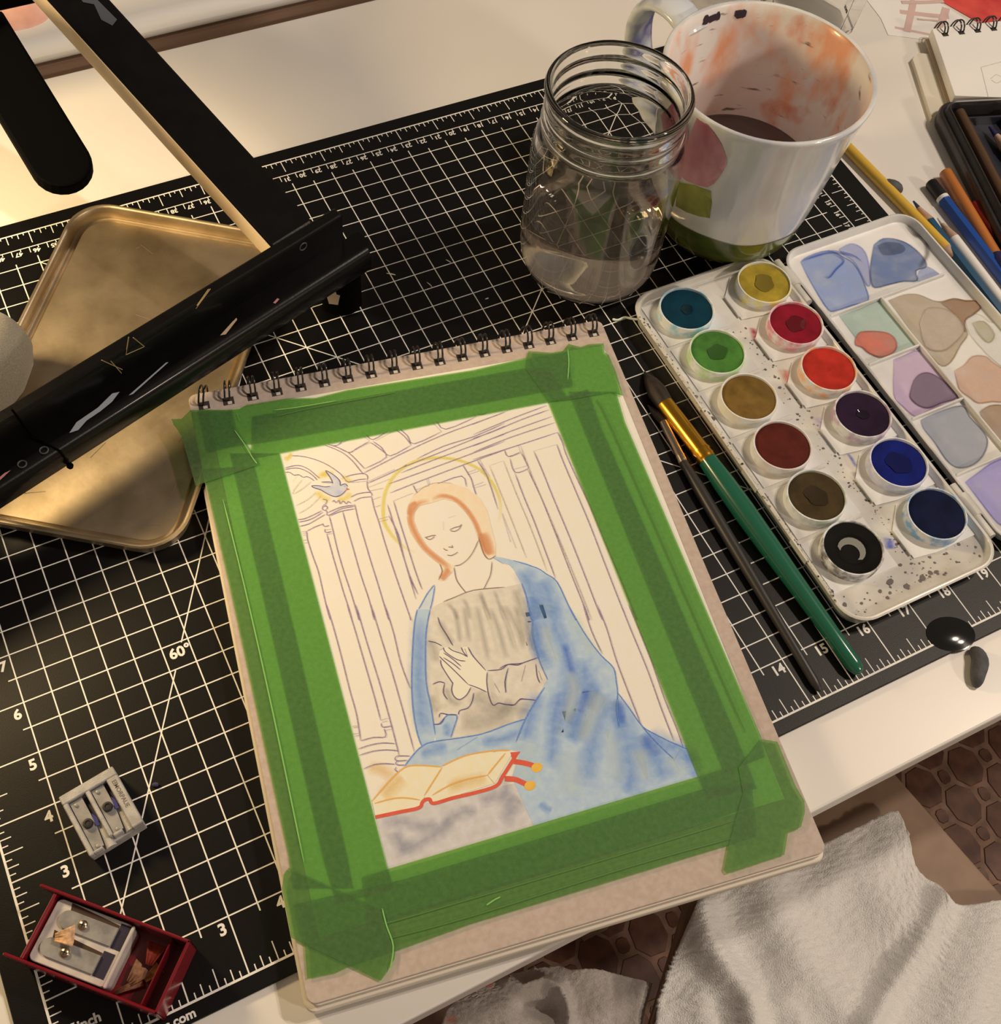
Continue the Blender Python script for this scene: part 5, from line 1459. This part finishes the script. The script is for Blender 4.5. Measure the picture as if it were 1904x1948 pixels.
def resample(p, n):
    p = smoothp(p, 5)
    L = [0]
    for a, b in zip(p, p[1:]): L.append(L[-1] + math.hypot(b[0] - a[0], b[1] - a[1]))
    o, j = [], 0
    for k in range(n):
        s = L[-1] * k / (n - 1)
        while j < len(L) - 2 and L[j + 1] < s: j += 1
        t = (s - L[j]) / max(1e-9, L[j + 1] - L[j])
        o.append((p[j][0] + (p[j + 1][0] - p[j][0]) * t, p[j][1] + (p[j + 1][1] - p[j][1]) * t))
    return o
def gfold(x, y, pts, wd):
    """1 at a fold line, falling off over wd pixels of the lay-out drawing"""
    best = 1e9
    for (x1, y1), (x2, y2) in zip(pts, pts[1:]):
        dx, dy = x2 - x1, y2 - y1
        t = max(0, min(1, ((x - x1) * dx + (y - y1) * dy) / (dx * dx + dy * dy)))
        best = min(best, math.hypot(x - x1 - t * dx, y - y1 - t * dy))
    return math.exp(-(best / wd) ** 2)
def cloth(name, label, cat, top, right, bottom, left, z0, folds, nu, nv, m, noise=.0008):
    t_, b_, l_, r_ = resample(top, nu), resample(bottom, nu), resample(left, nv), resample(right, nv)
    vs, fs = [], []
    for j in range(nv):
        v = j / (nv - 1)
        for i in range(nu):
            u = i / (nu - 1)
            x, y = [(1 - v) * t_[i][k] + v * b_[i][k] + (1 - u) * l_[j][k] + u * r_[j][k] - ((1 - u) * (1 - v) * t_[0][k] + u * (1 - v) * t_[-1][k] + (1 - u) * v * b_[0][k] + u * v * b_[-1][k]) for k in (0, 1)]
            z = z0 + sum(h * gfold(x, y, p, wd) for p, h, wd in folds) + random.uniform(-noise, noise)
            p = at(x, y, z0)
            vs.append(Vector((p.x, p.y, z)))
    for j in range(nv - 1):
        for i in range(nu - 1): fs.append((j * nu + i, (j + 1) * nu + i, (j + 1) * nu + i + 1, j * nu + i + 1))
    c0 = sum(vs, Vector()) / len(vs)
    c0.z = z0
    mb = MB(); mb.add([v - c0 for v in vs], fs)
    o = mb.build(name, m, smooth=80)
    o.location = c0
    md = o.modifiers.new('solid', 'SOLIDIFY'); md.thickness = .004; md.offset = -1
    return tag(o, label, cat)
cloth('towel', 'white terry towel lying in folds on the tan seat', 'towel',
      [(1318, 1716), (1400, 1672), (1480, 1636), (1560, 1608), (1640, 1570), (1700, 1543), (1712, 1560), (1722, 1595), (1738, 1645), (1762, 1672), (1784, 1686), (1790, 1706), (1806, 1722), (1850, 1722), (1920, 1712), (2010, 1704)], [(2010, 1704), (2010, 2010)],
      [(1240, 2010), (1500, 2010), (1800, 2010), (2010, 2010)], [(1318, 1716), (1300, 1770), (1275, 1840), (1252, 1910), (1246, 1960), (1240, 2010)], ZS + .009,
      [([(1325, 1735), (1335, 1790), (1372, 1850), (1410, 1900), (1430, 1990)], .020, 34), ([(1440, 1800), (1405, 1745)], -.004, 40), ([(1455, 1690), (1470, 1760), (1520, 1850), (1590, 1930), (1640, 2000)], .014, 60), ([(1700, 1600), (1660, 1680), (1700, 1740)], .008, 50),
       ([(1790, 1715), (1745, 1800), (1690, 1880), (1640, 1960)], .011, 26), ([(1880, 1760), (1840, 1880), (1800, 2000)], .008, 60), ([(1480, 1920), (1530, 1990)], .010, 34), ([(1600, 1640), (1560, 1700)], .006, 40), ([(1330, 1900), (1350, 2000)], .006, 34)], 110, 90, m_terry)
m_cl2 = mat('cloth_white', (200, 178, 156), .95, c2=(188, 166, 144), nscale=700, bump=.6, bscale=1300, sheen=.3)
cloth('cloth', 'rumpled off-white cloth with an orange stain at the bottom, left of the towel', 'cloth',
      [(930, 1868), (985, 1850), (1020, 1842), (1062, 1838), (1085, 1846), (1130, 1846), (1190, 1858), (1240, 1872)], [(1240, 1872), (1222, 1930), (1205, 2010)],
      [(830, 2010), (1000, 2010), (1205, 2010)], [(930, 1868), (880, 1898), (850, 1920), (838, 1960), (830, 2010)], -.300,
      [([(965, 1868), (990, 1880), (1030, 1866), (1060, 1880), (1074, 1910), (1082, 2000)], .012, 12), ([(1000, 1912), (1060, 1922)], -.012, 18), ([(1120, 1860), (1160, 1930), (1170, 2000)], .006, 50), ([(1222, 1880), (1205, 2000)], .006, 18), ([(900, 1910), (960, 1935), (980, 2000)], .006, 40)], 80, 50, m_cl2, .0006)
o = bpy.data.objects['cloth.001'] if 'cloth.001' in bpy.data.objects else bpy.data.objects['cloth']
mb = MB()
for q, wd in (([(848, 1932), (858, 1940), (872, 1946)], .008), ([(925, 1868), (932, 1876), (938, 1880)], .006)):
    mb.band([at(u, v, -.2945) - Vector(o.location) for u, v in q], wd, soft=True)
st = mb.build('paint_stain', soft((206, 90, 60), .85, .4), None)
st.parent = o
